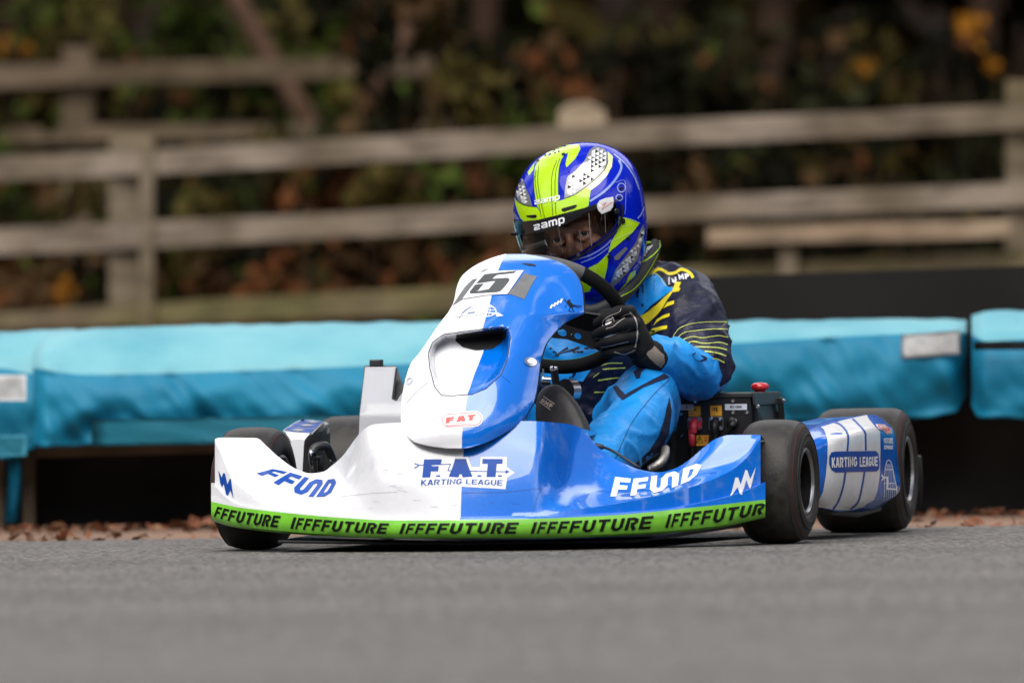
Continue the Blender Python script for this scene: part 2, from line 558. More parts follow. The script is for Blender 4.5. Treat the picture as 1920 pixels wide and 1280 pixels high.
M['label'] = mat('label_grey', (.5, .52, .6), .5)
M['red_plug'] = mat('red_plug', (.48, .03, .05), .4)
M['red_btn'] = mat('red_button', (.5, .01, .015), .25, coat=.4)
M['box'] = mat('black_box_paint', (.012, .012, .013), .35, var=.5, vscale=30, bump=.1, bscale=200)
M['lid'] = mat('box_lid', (.03, .031, .033), .38, spec=.4, var=.3, vscale=40)
# ================================================================== the place
def asphalt_mat():
    m = mat('asphalt', (.13, .125, .12), .8, spec=.25)
    n = m.node_tree.nodes; l = m.node_tree.links; p = n['Principled BSDF']
    tc = [q for q in n if q.type == 'TEX_COORD'][0]
    def noise_(sc, det=4):
        t = n.new('ShaderNodeTexNoise'); t.inputs['Scale'].default_value = sc; t.inputs['Detail'].default_value = det
        l.new(tc.outputs['Object'], t.inputs['Vector']); return t
    v = n.new('ShaderNodeTexVoronoi'); v.inputs['Scale'].default_value = 115
    l.new(tc.outputs['Object'], v.inputs['Vector'])
    big = noise_(.9, 5); fine = noise_(70, 3)
    mp = n.new('ShaderNodeMapping'); mp.inputs['Scale'].default_value = (.07, 1.0, 1)
    l.new(tc.outputs['Object'], mp.inputs[0])
    streak = n.new('ShaderNodeTexNoise'); streak.inputs['Scale'].default_value = 1.3; streak.inputs['Detail'].default_value = 4
    l.new(mp.outputs[0], streak.inputs['Vector'])
    r1 = n.new('ShaderNodeValToRGB')
    r1.color_ramp.elements[0].color = (.040, .037, .034, 1); r1.color_ramp.elements[0].position = .3
    r1.color_ramp.elements[1].color = (.215, .200, .185, 1); r1.color_ramp.elements[1].position = .7
    l.new(v.outputs['Color'], r1.inputs['Fac'])
    r2 = n.new('ShaderNodeMapRange'); r2.inputs[1].default_value = .35; r2.inputs[2].default_value = .65; r2.inputs[3].default_value = .84; r2.inputs[4].default_value = 1.08
    l.new(streak.outputs['Fac'], r2.inputs[0])
    r3 = n.new('ShaderNodeMapRange'); r3.inputs[1].default_value = .3; r3.inputs[2].default_value = .7; r3.inputs[3].default_value = .72; r3.inputs[4].default_value = 1.2
    l.new(fine.outputs['Fac'], r3.inputs[0])
    mu = n.new('ShaderNodeMath'); mu.operation = 'MULTIPLY'
    l.new(r2.outputs[0], mu.inputs[0]); l.new(r3.outputs[0], mu.inputs[1])
    vm = n.new('ShaderNodeVectorMath'); vm.operation = 'SCALE'
    l.new(r1.outputs['Color'], vm.inputs[0]); l.new(mu.outputs[0], vm.inputs['Scale'])
    l.new(vm.outputs[0], p.inputs['Base Color'])
    bn = n.new('ShaderNodeBump'); bn.inputs['Strength'].default_value = .9; bn.inputs['Distance'].default_value = .004
    ad = n.new('ShaderNodeMath'); ad.operation = 'ADD'
    l.new(v.outputs['Distance'], ad.inputs[0]); l.new(fine.outputs['Fac'], ad.inputs[1])
    l.new(ad.outputs[0], bn.inputs['Height']); l.new(bn.outputs['Normal'], p.inputs['Normal'])
    return m
M['asphalt'] = asphalt_mat()
M['verge'] = mat('verge_soil', (.16, .115, .085), .9, spec=.1, col2=(.26, .16, .115), vscale=3, bump=.6, bscale=25, bdist=.02)
M['soil'] = mat('wood_floor', (.035, .022, .010), .95, spec=.05, col2=(.09, .04, .012), vscale=2.5, bump=.7, bscale=12, bdist=.05)

def sheet(name, x0, x1, y0, y1, z, m, nx=1, ny=1, zf=None):
    bm = bmesh.new()
    rows = [[(x0+(x1-x0)*i/nx, y0+(y1-y0)*j/ny, z + (zf(x0+(x1-x0)*i/nx, y0+(y1-y0)*j/ny) if zf else 0)) for i in range(nx+1)] for j in range(ny+1)]
    grid(bm, rows)
    o = obj(name, bm, m, recalc=False)
    o['kind'] = 'structure'
    return o
EDGE = 17.35
sheet('ground', -700, 700, -60, 900, -.05, M['soil'])
sheet('road', -60, 60, -30, EDGE, 0, M['asphalt'])
sheet('verge', -60, 60, EDGE, 24.2, -.020, M['verge'])
def bank(x, y):
    t = max(0, y - 31.5)
    return .02 + .16 * t + .12 * noise.noise(Vector((x*.5, y*.5, 0)))
sheet('bank', -60, 60, 24.2, 60, -.016, M['soil'], 80, 40, lambda x, y: bank(x, y) * min(1, max(0, (y-24.2)/2)))

# fallen leaves along the foot of the barrier
M['leaf_a'] = mat('leaf_rust', (.15, .045, .014), .7)
M['leaf_b'] = mat('leaf_tan', (.19, .085, .036), .7)
M['leaf_c'] = mat('leaf_brown', (.10, .042, .016), .7)
def leaf_quad(bm, c, s, mi, flat=False):
    rot = Euler((random.gauss(0, .5), random.gauss(0, .5), random.random()*6.3)) if flat else Euler((random.random()*6.3, random.random()*6.3, random.random()*6.3))
    r = rot.to_matrix()
    k = random.uniform(.55, .85)
    ps = [Vector((-1, 0, 0)), Vector((0, k, .18)), Vector((1, 0, .05)), Vector((0, -k, .18))]
    f = bm.faces.new([bm.verts.new(Vector(c) + r @ (p*s)) for p in ps])
    f.material_index = mi
bm = bmesh.new()
for i in range(2400):
    x = random.uniform(-5, 5)
    y = random.choice((random.gauss(19.25, .16), random.uniform(17.45, 19.5)))
    if y < 17.4: continue
    heap = .05*max(0, noise.noise(Vector((x*2.2, 3, 0)))) if y > 18.8 else 0
    leaf_quad(bm, (x, y, -.006 + random.random()*heap), random.uniform(.009, .024), random.choice((0, 0, 1, 2, 2)), True)
for i in range(900):
    x = random.uniform(-5, 5)
    leaf_quad(bm, (x, random.uniform(26.2, 28.8), random.uniform(.03, .34)), random.uniform(.03, .055), random.choice((0, 0, 1, 2)), True)
lv = obj('fallen_leaves', bm, [M['leaf_a'], M['leaf_b'], M['leaf_c']], smooth=False, recalc=False)
lv['kind'] = 'stuff'; lv['label'] = 'rust and tan fallen leaves lying along the foot of the barrier'

# ------------------------------------------------------------------ tarpaulin covered barrier
BO = 0.8                              # how far the barrier stands behind the first estimate
def tarp_mat(name, c1, c2):
    m = mat(name, c1, .6, spec=.3, col2=c2, vscale=3.5, bump=.3, bscale=7, bdist=.02)
    return m
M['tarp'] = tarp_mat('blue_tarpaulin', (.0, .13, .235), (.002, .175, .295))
M['tarp_skylit'] = tarp_mat('skylit_tarpaulin', (.085, .30, .37), (.16, .39, .44))  # puts the sky's light on the upper faces into the colour
M['tarp_flap'] = tarp_mat('faded_tarpaulin', (.02, .25, .36), (.05, .30, .41))
M['sticker'] = mat('white_sticker', (.82, .79, .76), .6, var=.25, vscale=9)
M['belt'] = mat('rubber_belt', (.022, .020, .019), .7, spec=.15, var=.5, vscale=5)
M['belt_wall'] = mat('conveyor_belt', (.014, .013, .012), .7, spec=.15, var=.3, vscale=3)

def tarp(name, x0, x1, top, crease, bottom, dt, dc, db, label, wr=1.0, tilt=0.0):
    dt, dc, db = dt+BO, dc+BO, db+BO
    T, C, B = curve(top), curve(crease), curve(bottom)
    n = max(12, int((x1-x0)/9))
    rows = []
    levels = [(-1, 0), (0, 0)] + [(0, k/8) for k in range(1, 9)] + [(1, k/22) for k in range(1, 23)] + [(2, 0)]
    for lv_, t in levels:
        r = []
        for i in range(n+1):
            px = x0 + (x1-x0)*i/n
            e = min(1, min(i, n-i)/3.0)                    # the ends turn back
            back = (1-e)**2 * .10
            w = noise.noise(Vector((px*.012 + t*.8, t*2.2, x0))) * .02*wr + noise.noise(Vector((px*.030 - t*3.0, t*1.6, 7))) * .018*wr
            sag = 5*noise.noise(Vector((px*.02, 1, x0)))
            d = tilt * (px-960)/960
            if lv_ == -1: p = W(px, T(px)+200, dt+.1+d)
            elif lv_ == 0:
                s = t
                y = T(px) + (C(px)-T(px))*(s**1.5) + sag*(1-s)*.8
                p = W(px, y, dt + (dc-dt)*(1-(1-s)**1.3) + back + w*.3 + d)
            elif lv_ == 1:
                y = C(px) + (B(px)-C(px))*t + sag*t
                bulge = .03*math.sin(math.pi*min(1, t*1.1))
                p = W(px, y, dc + (db-dc)*t - bulge + back + w*(.3+t) + d)
            else:
                p = W(px, B(px)-6, db+.22+d)
            r.append(p)
        rows.append(r)
    bm = bmesh.new()
    vr = grid(bm, rows)
    for i, rr in enumerate(vr[:-1]):
        pass
    bm.verts.ensure_lookup_table()
    # sky light on the top painted as a paler blue, saturated front
    k = 0
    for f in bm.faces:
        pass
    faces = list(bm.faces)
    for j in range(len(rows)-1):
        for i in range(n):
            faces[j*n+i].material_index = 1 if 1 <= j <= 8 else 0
    o = obj(name, bm, [M['tarp'], M['tarp_skylit'], M['sticker'], M['tarp_flap']])
    return tag(o, label, 'barrier', 'tarpaulin covered sections of the trackside barrier')

def patch(x0, y0, x1, y1, d, dx, name, m, parent, skew=0, thick=.004):
    """a limp sheet laid just in front of its barrier"""
    d += BO
    bm = bmesh.new()
    rows = []
    for j in range(7):
        rows.append([W(x0+(x1-x0)*i/16, y0+(y1-y0)*j/6 + skew*i/16, d + dx*i/16 + .006*noise.noise(Vector((i*.4, j*.5, x0)))) for i in range(17)])
    vr = grid(bm, rows)
    g = bmesh.ops.solidify(bm, geom=bm.faces[:], thickness=thick)
    return obj(name, bm, m, parent)

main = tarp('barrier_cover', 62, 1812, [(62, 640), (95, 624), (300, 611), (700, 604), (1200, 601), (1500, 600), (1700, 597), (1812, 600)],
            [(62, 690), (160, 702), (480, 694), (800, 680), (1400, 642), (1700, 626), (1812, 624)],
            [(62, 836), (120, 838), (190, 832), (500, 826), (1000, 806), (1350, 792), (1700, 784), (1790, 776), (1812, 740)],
            19.05, 18.72, 18.70, 'long blue tarpaulin barrier cover with its sky-lit top painted paler, running behind the kart', 1.5)
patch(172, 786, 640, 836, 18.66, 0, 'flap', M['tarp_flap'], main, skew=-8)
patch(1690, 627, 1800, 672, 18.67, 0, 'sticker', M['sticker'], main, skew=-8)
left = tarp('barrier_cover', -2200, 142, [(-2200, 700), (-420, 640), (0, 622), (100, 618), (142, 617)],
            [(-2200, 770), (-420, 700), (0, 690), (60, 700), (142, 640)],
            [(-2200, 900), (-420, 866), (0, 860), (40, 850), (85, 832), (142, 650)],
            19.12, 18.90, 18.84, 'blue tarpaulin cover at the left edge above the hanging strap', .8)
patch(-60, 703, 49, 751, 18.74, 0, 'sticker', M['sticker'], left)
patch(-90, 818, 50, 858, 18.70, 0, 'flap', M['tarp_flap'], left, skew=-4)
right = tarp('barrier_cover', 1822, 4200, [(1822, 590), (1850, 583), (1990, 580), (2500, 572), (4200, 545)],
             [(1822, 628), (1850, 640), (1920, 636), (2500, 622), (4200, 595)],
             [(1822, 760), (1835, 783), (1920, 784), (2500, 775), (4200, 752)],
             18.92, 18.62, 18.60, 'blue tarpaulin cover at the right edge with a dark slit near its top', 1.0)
patch(1826, 640, 2100, 656, 18.54, 0, 'slit', M['dark'], right, skew=-2)

bm = bmesh.new()
def slab(bm, x0, x1, yt0, yt1, yb0, yb1, d0, d1, th, mi=0, bev=0):
    if d0 < 22: d0, d1 = d0+BO, d1+BO
    f = [W(x0, yt0, d0), W(x1, yt1, d1), W(x1, yb1, d1), W(x0, yb0, d0)]
    prism(bm, f, [p + Vector((0, th, 0)) for p in f], mi, bev)
# dark rubber under the covers, and the strap and posts at the left
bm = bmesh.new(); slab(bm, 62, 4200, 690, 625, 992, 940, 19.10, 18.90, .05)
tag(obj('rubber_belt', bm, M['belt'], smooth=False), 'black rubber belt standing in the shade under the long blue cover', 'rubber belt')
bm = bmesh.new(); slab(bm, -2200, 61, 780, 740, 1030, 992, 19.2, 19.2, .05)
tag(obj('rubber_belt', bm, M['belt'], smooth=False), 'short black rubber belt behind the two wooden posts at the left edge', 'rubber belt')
M['post_wood'] = mat('damp_post', (.13, .095, .06), .8, var=.4, vscale=9, bump=.4, bscale=20)
for x0, x1, lab in ((-22, 8, 'weathered wooden post under the barrier, left of the hanging blue strap'), (42, 66, 'weathered wooden post under the barrier, right of the hanging blue strap')):
    bm = bmesh.new(); slab(bm, x0, x1, 840, 838, 992, 991, 18.98, 18.98, .09, 0, .006)
    tag(obj('wooden_post', bm, M['post_wood'], smooth=False), lab, 'post', 'wooden posts under the barrier')
bm = bmesh.new()
rows = [[W(10 + (1-t)*2 + i*13 + 3*math.sin(t*4), 845 + 137*t, 18.86 + BO + .02*math.sin(t*5+i)) for i in range(3)] for t in [k/12 for k in range(13)]]
grid(bm, rows); bmesh.ops.solidify(bm, geom=bm.faces[:], thickness=.006)
tag(obj('strap', bm, M['tarp']), 'blue tarpaulin strap hanging between the two wooden posts at the left', 'strap')
bm = bmesh.new(); slab(bm, 66, 430, 836, 824, 858, 848, 18.95, 18.95, .06)
tag(obj('board', bm, M['post_wood'], smooth=False), 'brown board showing just under the left end of the long blue cover', 'board')
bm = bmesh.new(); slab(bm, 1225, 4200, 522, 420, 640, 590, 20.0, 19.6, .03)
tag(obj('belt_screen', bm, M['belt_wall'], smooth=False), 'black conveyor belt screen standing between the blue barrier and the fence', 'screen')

# ------------------------------------------------------------------ fences
def wood_mat(name, c, c2, moss=False):
    m = mat(name, c, .9, spec=.15, col2=c2, vscale=2.2, bump=.5, bscale=30, bdist=.004)
    n = m.node_tree.nodes; l = m.node_tree.links; p = n['Principled BSDF']
    tc = [q for q in n if q.type == 'TEX_COORD'][0]
    mp = n.new('ShaderNodeMapping'); mp.inputs['Scale'].default_value = (5, 5, 14)
    l.new(tc.outputs['Object'], mp.inputs[0])
    t = n.new('ShaderNodeTexNoise'); t.inputs['Scale'].default_value = 1; t.inputs['Detail'].default_value = 6
    l.new(mp.outputs[0], t.inputs['Vector'])
    r = n.new('ShaderNodeMapRange'); r.inputs[1].default_value = .35; r.inputs[2].default_value = .68; r.inputs[3].default_value = 1.15; r.inputs[4].default_value = .55
    l.new(t.outputs['Fac'], r.inputs[0])
    v = n.new('ShaderNodeVectorMath'); v.operation = 'SCALE'
    src = p.inputs['Base Color'].links[0].from_socket
    l.new(src, v.inputs[0]); l.new(r.outputs[0], v.inputs['Scale'])
    l.new(v.outputs[0], p.inputs['Base Color'])
    return m
M['rail'] = wood_mat('grey_rail', (.27, .22, .175), (.15, .118, .08))
M['rail_new'] = wood_mat('newer_rail', (.32, .24, .165), (.25, .18, .12))
M['rail_low'] = wood_mat('mossy_rail', (.17, .13, .085), (.13, .115, .05))
M['rail_back'] = wood_mat('far_rail', (.15, .11, .075), (.10, .072, .042))
M['fpost'] = wood_mat('grey_post', (.20, .16, .115), (.145, .115, .065))
M['cap'] = wood_mat('pale_cap', (.38, .29, .20), (.32, .25, .17))

FD0, FD1 = 29.6, 28.5
def fd(px): return FD0 + (FD1-FD0)*px/1920
fence = empty('fence', Matrix.Translation(W(240, 640, 29.6)), 'weathered grey post and rail fence behind the barrier, nearer of the two fences', 'fence')
FI = fence.matrix_world.inverted()
def fobj(name, bm, m, par=None):
    bmesh.ops.transform(bm, matrix=(par or fence).matrix_world.inverted(), verts=bm.verts[:])
    return obj(name, bm, m, par or fence, smooth=False)
def rail(pts_t, pts_b, segs, m, dd=0, th=.04, par=None, dfun=fd):
    T_, B_ = curve(pts_t), curve(pts_b)
    T = lambda x: T_(x) + .07*(B_(x)-T_(x))
    B = lambda x: B_(x) - .07*(B_(x)-T_(x))
    for a, b in segs:
        bm = bmesh.new()
        n = 10
        j = random.uniform(-2, 2)
        front = [W(a+(b-a)*i/n, T(a+(b-a)*i/n) + j, dfun(a+(b-a)*i/n)+dd) for i in range(n+1)]
        low = [W(a+(b-a)*i/n, B(a+(b-a)*i/n) + j, dfun(a+(b-a)*i/n)+dd) for i in range(n+1)]
        fr = front + low[::-1]
        prism(bm, fr, [p + Vector((0, th, 0)) for p in fr], 0, 0)
        fobj('rail', bm, m, par)
rail([(-2600, 405), (-600, 305), (0, 287), (280, 276), (600, 257), (1090, 229), (1920, 190), (2500, 160), (4300, 72)], [(-2600, 452), (-600, 352), (0, 340), (280, 328), (600, 310), (1090, 284), (1920, 244), (2500, 212), (4300, 124)],
     [(-2600, -1402), (-1400, -602), (-600, 238), (239, 1093), (1094, 1905), (1906, 3000), (3002, 4300)], M['rail'])
rail([(-2600, 540), (-600, 440), (0, 424), (240, 413), (640, 396), (950, 378), (1920, 337), (2500, 308), (4300, 220)], [(-2600, 596), (-600, 496), (0, 481), (240, 471), (640, 450), (950, 432), (1920, 388), (2500, 362), (4300, 275)],
     [(-2600, -1402), (-1400, -602), (-600, 238), (239, 1093), (1094, 1905), (1906, 3000), (3002, 4300)], M['rail'])
rail([(-2600, 700), (-600, 605), (0, 585), (300, 562), (700, 540), (1092, 522)], [(-2600, 745), (-600, 650), (0, 625), (300, 610), (700, 594), (1092, 575)], [(-2600, -1402), (-1400, -602), (-600, 238), (239, 1093)], M['rail_low'])
rail([(1094, 505), (1300, 497), (1920, 466), (2500, 440), (4300, 355)], [(1094, 545), (1300, 530), (1920, 505), (2500, 478), (4300, 393)], [(1094, 1905), (1906, 3000), (3002, 4300)], M['rail_low'])
rail([(1326, 427), (1500, 420), (1895, 410)], [(1326, 462), (1500, 458), (1895, 449)], [(1326, 1892)], M['rail_new'], dd=-.12)
def post(x0, x1, y0, y1, d, m, cap=None, par=None, side=True, th=.11):
    bm = bmesh.new()
    if cap:
        cx0, cx1, cy0, cy1 = cap
        c = [W(cx0, cy1, d-.012), W(cx0, cy0+18, d-.012), W((cx0*.75+cx1*.25), cy0+3, d-.012), W((cx0*.4+cx1*.6), cy0, d-.012), W(cx1-5, cy0+16, d-.012), W(cx1, cy1, d-.012)]
        slab(bm, x0, x1, cy1, cy1, y1, y1, d, d, th, 0, .004)
        t = fobj('post', bm, m, par)
        b2 = bmesh.new(); prism(b2, c, [p + Vector((0, th+.03, 0)) for p in c], 0, .008)
        bmesh.ops.transform(b2, matrix=(par or fence).matrix_world.inverted(), verts=b2.verts[:])
        obj('post_cap', b2, M['cap'], t, smooth=False)
        return
    slab(bm, x0, x1, y0, y0, y1, y1, d, d, th, 0, .004)
    fobj('post', bm, m, par)
post(204, 284, 252, 740, fd(240)+.045, M['fpost'])
post(1062, 1126, 236, 720, fd(1092)+.045, M['fpost'], cap=(1047, 1139, 190, 240))
post(1888, 1962, 150, 700, fd(1905)+.045, M['fpost'])
post(1462, 1496, 440, 700, fd(1480)-.07, M['fpost'])
post(-640, -560, 270, 740, fd(-600)+.045, M['fpost'])
post(-1440, -1360, 310, 780, fd(-1400)+.045, M['fpost'])
post(2960, 3040, 90, 700, fd(3000)+.045, M['fpost'])
post(262, 288, 262, 720, fd(275)-.03, M['fpost'], th=.03)

back = empty('fence', Matrix.Translation(W(145, 640, 34.0)), 'dim brown post and rail fence further back, at the upper left among the bushes', 'fence')
bd = lambda px: 34.0 - .0003*px
rail([(-1800, 180), (-500, 132), (0, 119), (200, 116), (400, 111), (720, 106), (1000, 104)], [(-1800, 228), (-500, 180), (0, 168), (200, 160), (400, 157), (720, 146), (1000, 140)], [(-1800, -502), (-500, 143), (144, 850)], M['rail_back'], par=back, dfun=bd)
rail([(-1800, 298), (-500, 250), (0, 238), (200, 232), (720, 228), (1000, 226)], [(-1800, 334), (-500, 286), (0, 274), (200, 266), (720, 260), (1000, 256)], [(-1800, -502), (-500, 143), (144, 850)], M['rail_back'], par=back, dfun=bd)
post(116, 172, 88, 560, 34.03, M['rail_back'], par=back)

# ------------------------------------------------------------------ wood behind the fences
M['bark'] = mat('bark', (.050, .030, .020), .9, spec=.08, var=.5, vscale=6, bump=.6, bscale=14, bdist=.02)
M['bark_pale'] = mat('pale_bark', (.12, .070, .046), .9, spec=.08, var=.4, vscale=6, bump=.6, bscale=14, bdist=.02)
LEAF = [mat('foliage_dark', (.015, .016, .005), .8, spec=.08), mat('foliage_green', (.046, .066, .010), .8, spec=.08), mat('foliage_olive', (.058, .045, .011), .8, spec=.08),
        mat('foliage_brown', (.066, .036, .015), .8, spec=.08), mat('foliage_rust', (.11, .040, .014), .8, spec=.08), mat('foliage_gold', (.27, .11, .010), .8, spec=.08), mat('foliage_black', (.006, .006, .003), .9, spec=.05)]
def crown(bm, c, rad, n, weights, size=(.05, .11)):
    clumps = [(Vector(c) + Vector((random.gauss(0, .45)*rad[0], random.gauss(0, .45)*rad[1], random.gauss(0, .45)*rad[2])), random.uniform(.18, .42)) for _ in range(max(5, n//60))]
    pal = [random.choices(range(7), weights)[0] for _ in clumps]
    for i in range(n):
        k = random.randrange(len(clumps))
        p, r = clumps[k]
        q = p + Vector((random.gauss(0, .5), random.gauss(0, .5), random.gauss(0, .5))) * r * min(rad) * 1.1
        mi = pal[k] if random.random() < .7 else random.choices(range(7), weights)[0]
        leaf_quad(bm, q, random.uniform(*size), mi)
def tree(px, ytop, d0, r0, label, cat='tree', lean=0, weights=(3, 2, 2, 2, .5, 0, 2), crownz=3.2, n=900, bark='bark', h=6.5, name='tree', group=None, limbs=True, rad=None):
    d, r = d0+7.5, r0*1.25
    crownz *= 1.15
    base = W(px, 700, d); base.z = bank(base.x, d) - .05
    t = empty(name, Matrix.Translation(base), label, cat, group)
    bm = bmesh.new()
    pts = []; rr = []
    for k in range(11):
        s = k/10
        pts.append(Vector((lean*s*h*.35 + .08*math.sin(s*5+px), .06*math.cos(s*4+px), s*h)))
        rr.append(r*(1.25 - .85*s))
    tube(bm, pts, rr, 10)
    if limbs:
        for k in range(5):
            s = random.uniform(.3, .8); i = int(s*10)
            a = random.random()*6.3; L = random.uniform(.7, 1.6)
            tube(bm, [pts[i], pts[i] + Vector((math.cos(a)*L*.5, math.sin(a)*L*.5, L*.3)), pts[i] + Vector((math.cos(a)*L, math.sin(a)*L, L*.8))], [rr[i]*.5, rr[i]*.32, .01], 6)
    obj('trunk', bm, M[bark], t)
    bm = bmesh.new()
    crown(bm, (lean*h*.3, 0, crownz), rad or (1.1, .8, 1.5), n, weights)
    obj('crown', bm, LEAF, t, smooth=False, recalc=False)
    return t
def bush(px, ytop, d0, w0, label, weights, n=700, cat='bush', name='bush', deep=.6):
    d, w = d0+7.0, w0*1.25
    base = W(px, 700, d); base.z = bank(base.x, d) - .03
    top = W(px, ytop, d).z
    hgt = max(.4, top - base.z)
    t = empty(name, Matrix.Translation(base), label, cat, 'bushes on the bank behind the fences')
    bm = bmesh.new()
    for k in range(7):
        a = random.random()*6.3
        tube(bm, [(0.05*math.cos(a), .05*math.sin(a), 0), (w*.3*math.cos(a), .2*math.sin(a), hgt*.5), (w*.55*math.cos(a), .3*math.sin(a), hgt*.95)], [.016, .011, .004], 5)
    obj('stems', bm, M['bark'], t)
    bm = bmesh.new()
    crown(bm, (0, 0, hgt*.55), (w, deep, hgt*.55), n, weights, (.035, .08))
    obj('foliage', bm, LEAF, t, smooth=False, recalc=False)
    return t
# weights: dark green olive brown rust gold black
tree(800, 0, 27.0, .036, 'thin pale trunk leaning to the left above the far fence, left of centre', lean=-1.45, limbs=False, bark='bark_pale', weights=(2, 2, 2, 2, 2, .2, 1))
tree(470, 0, 27.3, .028, 'slim tree with a trunk slanting to the right above the end of the far fence', lean=1.5, limbs=False, bark='bark_pale', weights=(1, 1, 2, 4, 1, 0, 3))
tree(235, 0, 30.2, .07, 'dark upright trunk behind the far fence, just right of its left post', lean=.02, weights=(3, 4, 2, 1, .5, .3, 2))
tree(60, 0, 31.0, .08, 'dark trunk among green leaves at the far upper left', weights=(3, 4, 2, 1, .5, .3, 2))
tree(910, 0, 31.0, .06, 'brown trunk among bare twigs, above and left of the helmet', lean=.1, weights=(1, .5, 2, 4, 1, 0, 4))
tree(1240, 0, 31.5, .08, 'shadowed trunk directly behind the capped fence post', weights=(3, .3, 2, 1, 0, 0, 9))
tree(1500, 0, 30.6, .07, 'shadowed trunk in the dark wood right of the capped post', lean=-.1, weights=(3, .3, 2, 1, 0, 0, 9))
tree(1830, 0, 29.5, .05, 'young tree with golden leaves at the upper right corner', lean=.05, weights=(2, .2, 1.5, 1, 0, .35, 7), crownz=3.6)
tree(-260, 0, 30.5, .08, 'broad dark tree off the left end of the far fence', weights=(3, 3, 2, 1, .5, 0, 2))
tree(2150, 0, 30.5, .08, 'broad dark tree beyond the right hand fence post', weights=(3, 1, 2, 2, 0, 0, 4))
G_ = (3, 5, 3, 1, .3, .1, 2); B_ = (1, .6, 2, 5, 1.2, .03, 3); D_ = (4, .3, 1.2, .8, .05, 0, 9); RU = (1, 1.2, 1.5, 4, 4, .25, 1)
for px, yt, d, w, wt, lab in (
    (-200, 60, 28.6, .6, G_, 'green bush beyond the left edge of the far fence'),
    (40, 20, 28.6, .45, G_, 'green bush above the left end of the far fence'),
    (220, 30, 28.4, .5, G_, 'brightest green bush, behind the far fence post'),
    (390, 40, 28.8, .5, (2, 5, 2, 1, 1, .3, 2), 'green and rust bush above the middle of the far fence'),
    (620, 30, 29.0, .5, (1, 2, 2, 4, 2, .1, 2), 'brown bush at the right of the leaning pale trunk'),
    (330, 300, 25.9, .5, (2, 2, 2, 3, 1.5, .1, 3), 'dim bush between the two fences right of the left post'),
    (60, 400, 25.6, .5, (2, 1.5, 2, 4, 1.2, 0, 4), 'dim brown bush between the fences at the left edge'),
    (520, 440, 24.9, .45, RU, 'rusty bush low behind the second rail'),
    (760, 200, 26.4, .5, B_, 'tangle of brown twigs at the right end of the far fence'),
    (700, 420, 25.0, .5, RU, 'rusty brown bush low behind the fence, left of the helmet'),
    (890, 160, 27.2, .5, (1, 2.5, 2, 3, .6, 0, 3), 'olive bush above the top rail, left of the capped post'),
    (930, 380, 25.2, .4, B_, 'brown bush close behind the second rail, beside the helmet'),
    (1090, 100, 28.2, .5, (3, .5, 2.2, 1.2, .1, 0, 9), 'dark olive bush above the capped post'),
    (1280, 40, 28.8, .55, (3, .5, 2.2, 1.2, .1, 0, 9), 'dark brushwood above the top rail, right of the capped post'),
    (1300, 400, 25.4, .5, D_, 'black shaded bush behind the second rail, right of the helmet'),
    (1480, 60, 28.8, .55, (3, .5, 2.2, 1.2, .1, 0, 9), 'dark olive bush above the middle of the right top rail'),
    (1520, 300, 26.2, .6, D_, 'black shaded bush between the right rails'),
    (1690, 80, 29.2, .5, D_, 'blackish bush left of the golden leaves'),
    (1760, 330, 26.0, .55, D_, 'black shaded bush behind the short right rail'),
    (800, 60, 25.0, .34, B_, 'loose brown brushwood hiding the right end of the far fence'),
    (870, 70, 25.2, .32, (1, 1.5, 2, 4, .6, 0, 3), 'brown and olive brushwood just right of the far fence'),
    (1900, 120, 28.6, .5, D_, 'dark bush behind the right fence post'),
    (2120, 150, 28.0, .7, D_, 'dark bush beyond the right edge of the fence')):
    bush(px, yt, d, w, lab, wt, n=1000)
for k in range(14):                   # the wood carries on beyond both edges of the view
    side = -1 if k % 2 else 1
    px = (-380 - 300*(k//2)) if side < 0 else (2350 + 330*(k//2))
    o = bush(px + random.uniform(-60, 60), random.uniform(40, 240), random.uniform(24.5, 29.5), .9, 'bushy growth behind the fence beyond the edge of the view', G_ if side < 0 else D_, n=700)
    tree(px + 90, 0, random.uniform(28, 31), .08, 'dark tree behind the fence beyond the edge of the view', weights=(3, 2, 2, 2, .3, 0, 4), n=700, group='trees beyond the edges of the view')
# a few golden sprays, and low rusty plants at the fence foot
for px, py, d, s, n, lab in ((1818, 62, 27.6, .085, 85, 'spray of golden leaves hanging at the upper right'), (1850, 115, 27.5, .03, 16, 'small golden spray just below the larger one'),
                             (1612, 122, 28.2, .03, 9, 'faint golden spray in the dark right of centre'), (142, 552, 23.6, .045, 26, 'bright orange sprig low beside the left fence post'),
                             (12, 84, 27.9, .04, 16, 'orange sprig above the left end of the far fence')):
    d += 6.6; s *= 1.25
    p = W(px, py, d)
    bm = bmesh.new()
    tube(bm, [(0, 0, 0), (.03, .02, -.2), (.02, .05, -max(.3, p.z*.9 if p.z < .6 else .5))], [.004, .006, .008], 5, 6)
    crown(bm, (0, 0, 0), (s*1.5, s, s*1.2), n, (0, 0, .6, 0, .3, 5, 0), (.02, .04))
    o = obj('leafy_sprig', bm, LEAF, None, smooth=False, recalc=False)
    o.location = p
    tag(o, lab, 'sprig', 'leafy sprigs in the wood')
for px, yt, d, w, lab in ((60, 540, 24.0, .4, 'rust coloured undergrowth at the fence foot by the left edge'), (380, 560, 24.0, .4, 'rust coloured undergrowth right of the left fence post'),
                          (720, 530, 23.9, .45, 'rust coloured undergrowth along the lowest rail'), (960, 520, 23.9, .4, 'rust coloured undergrowth behind the steering fairing')):
    bush(px, yt, d, w, lab, (.5, 1.5, 1, 3, 5, .6, .5), n=420)
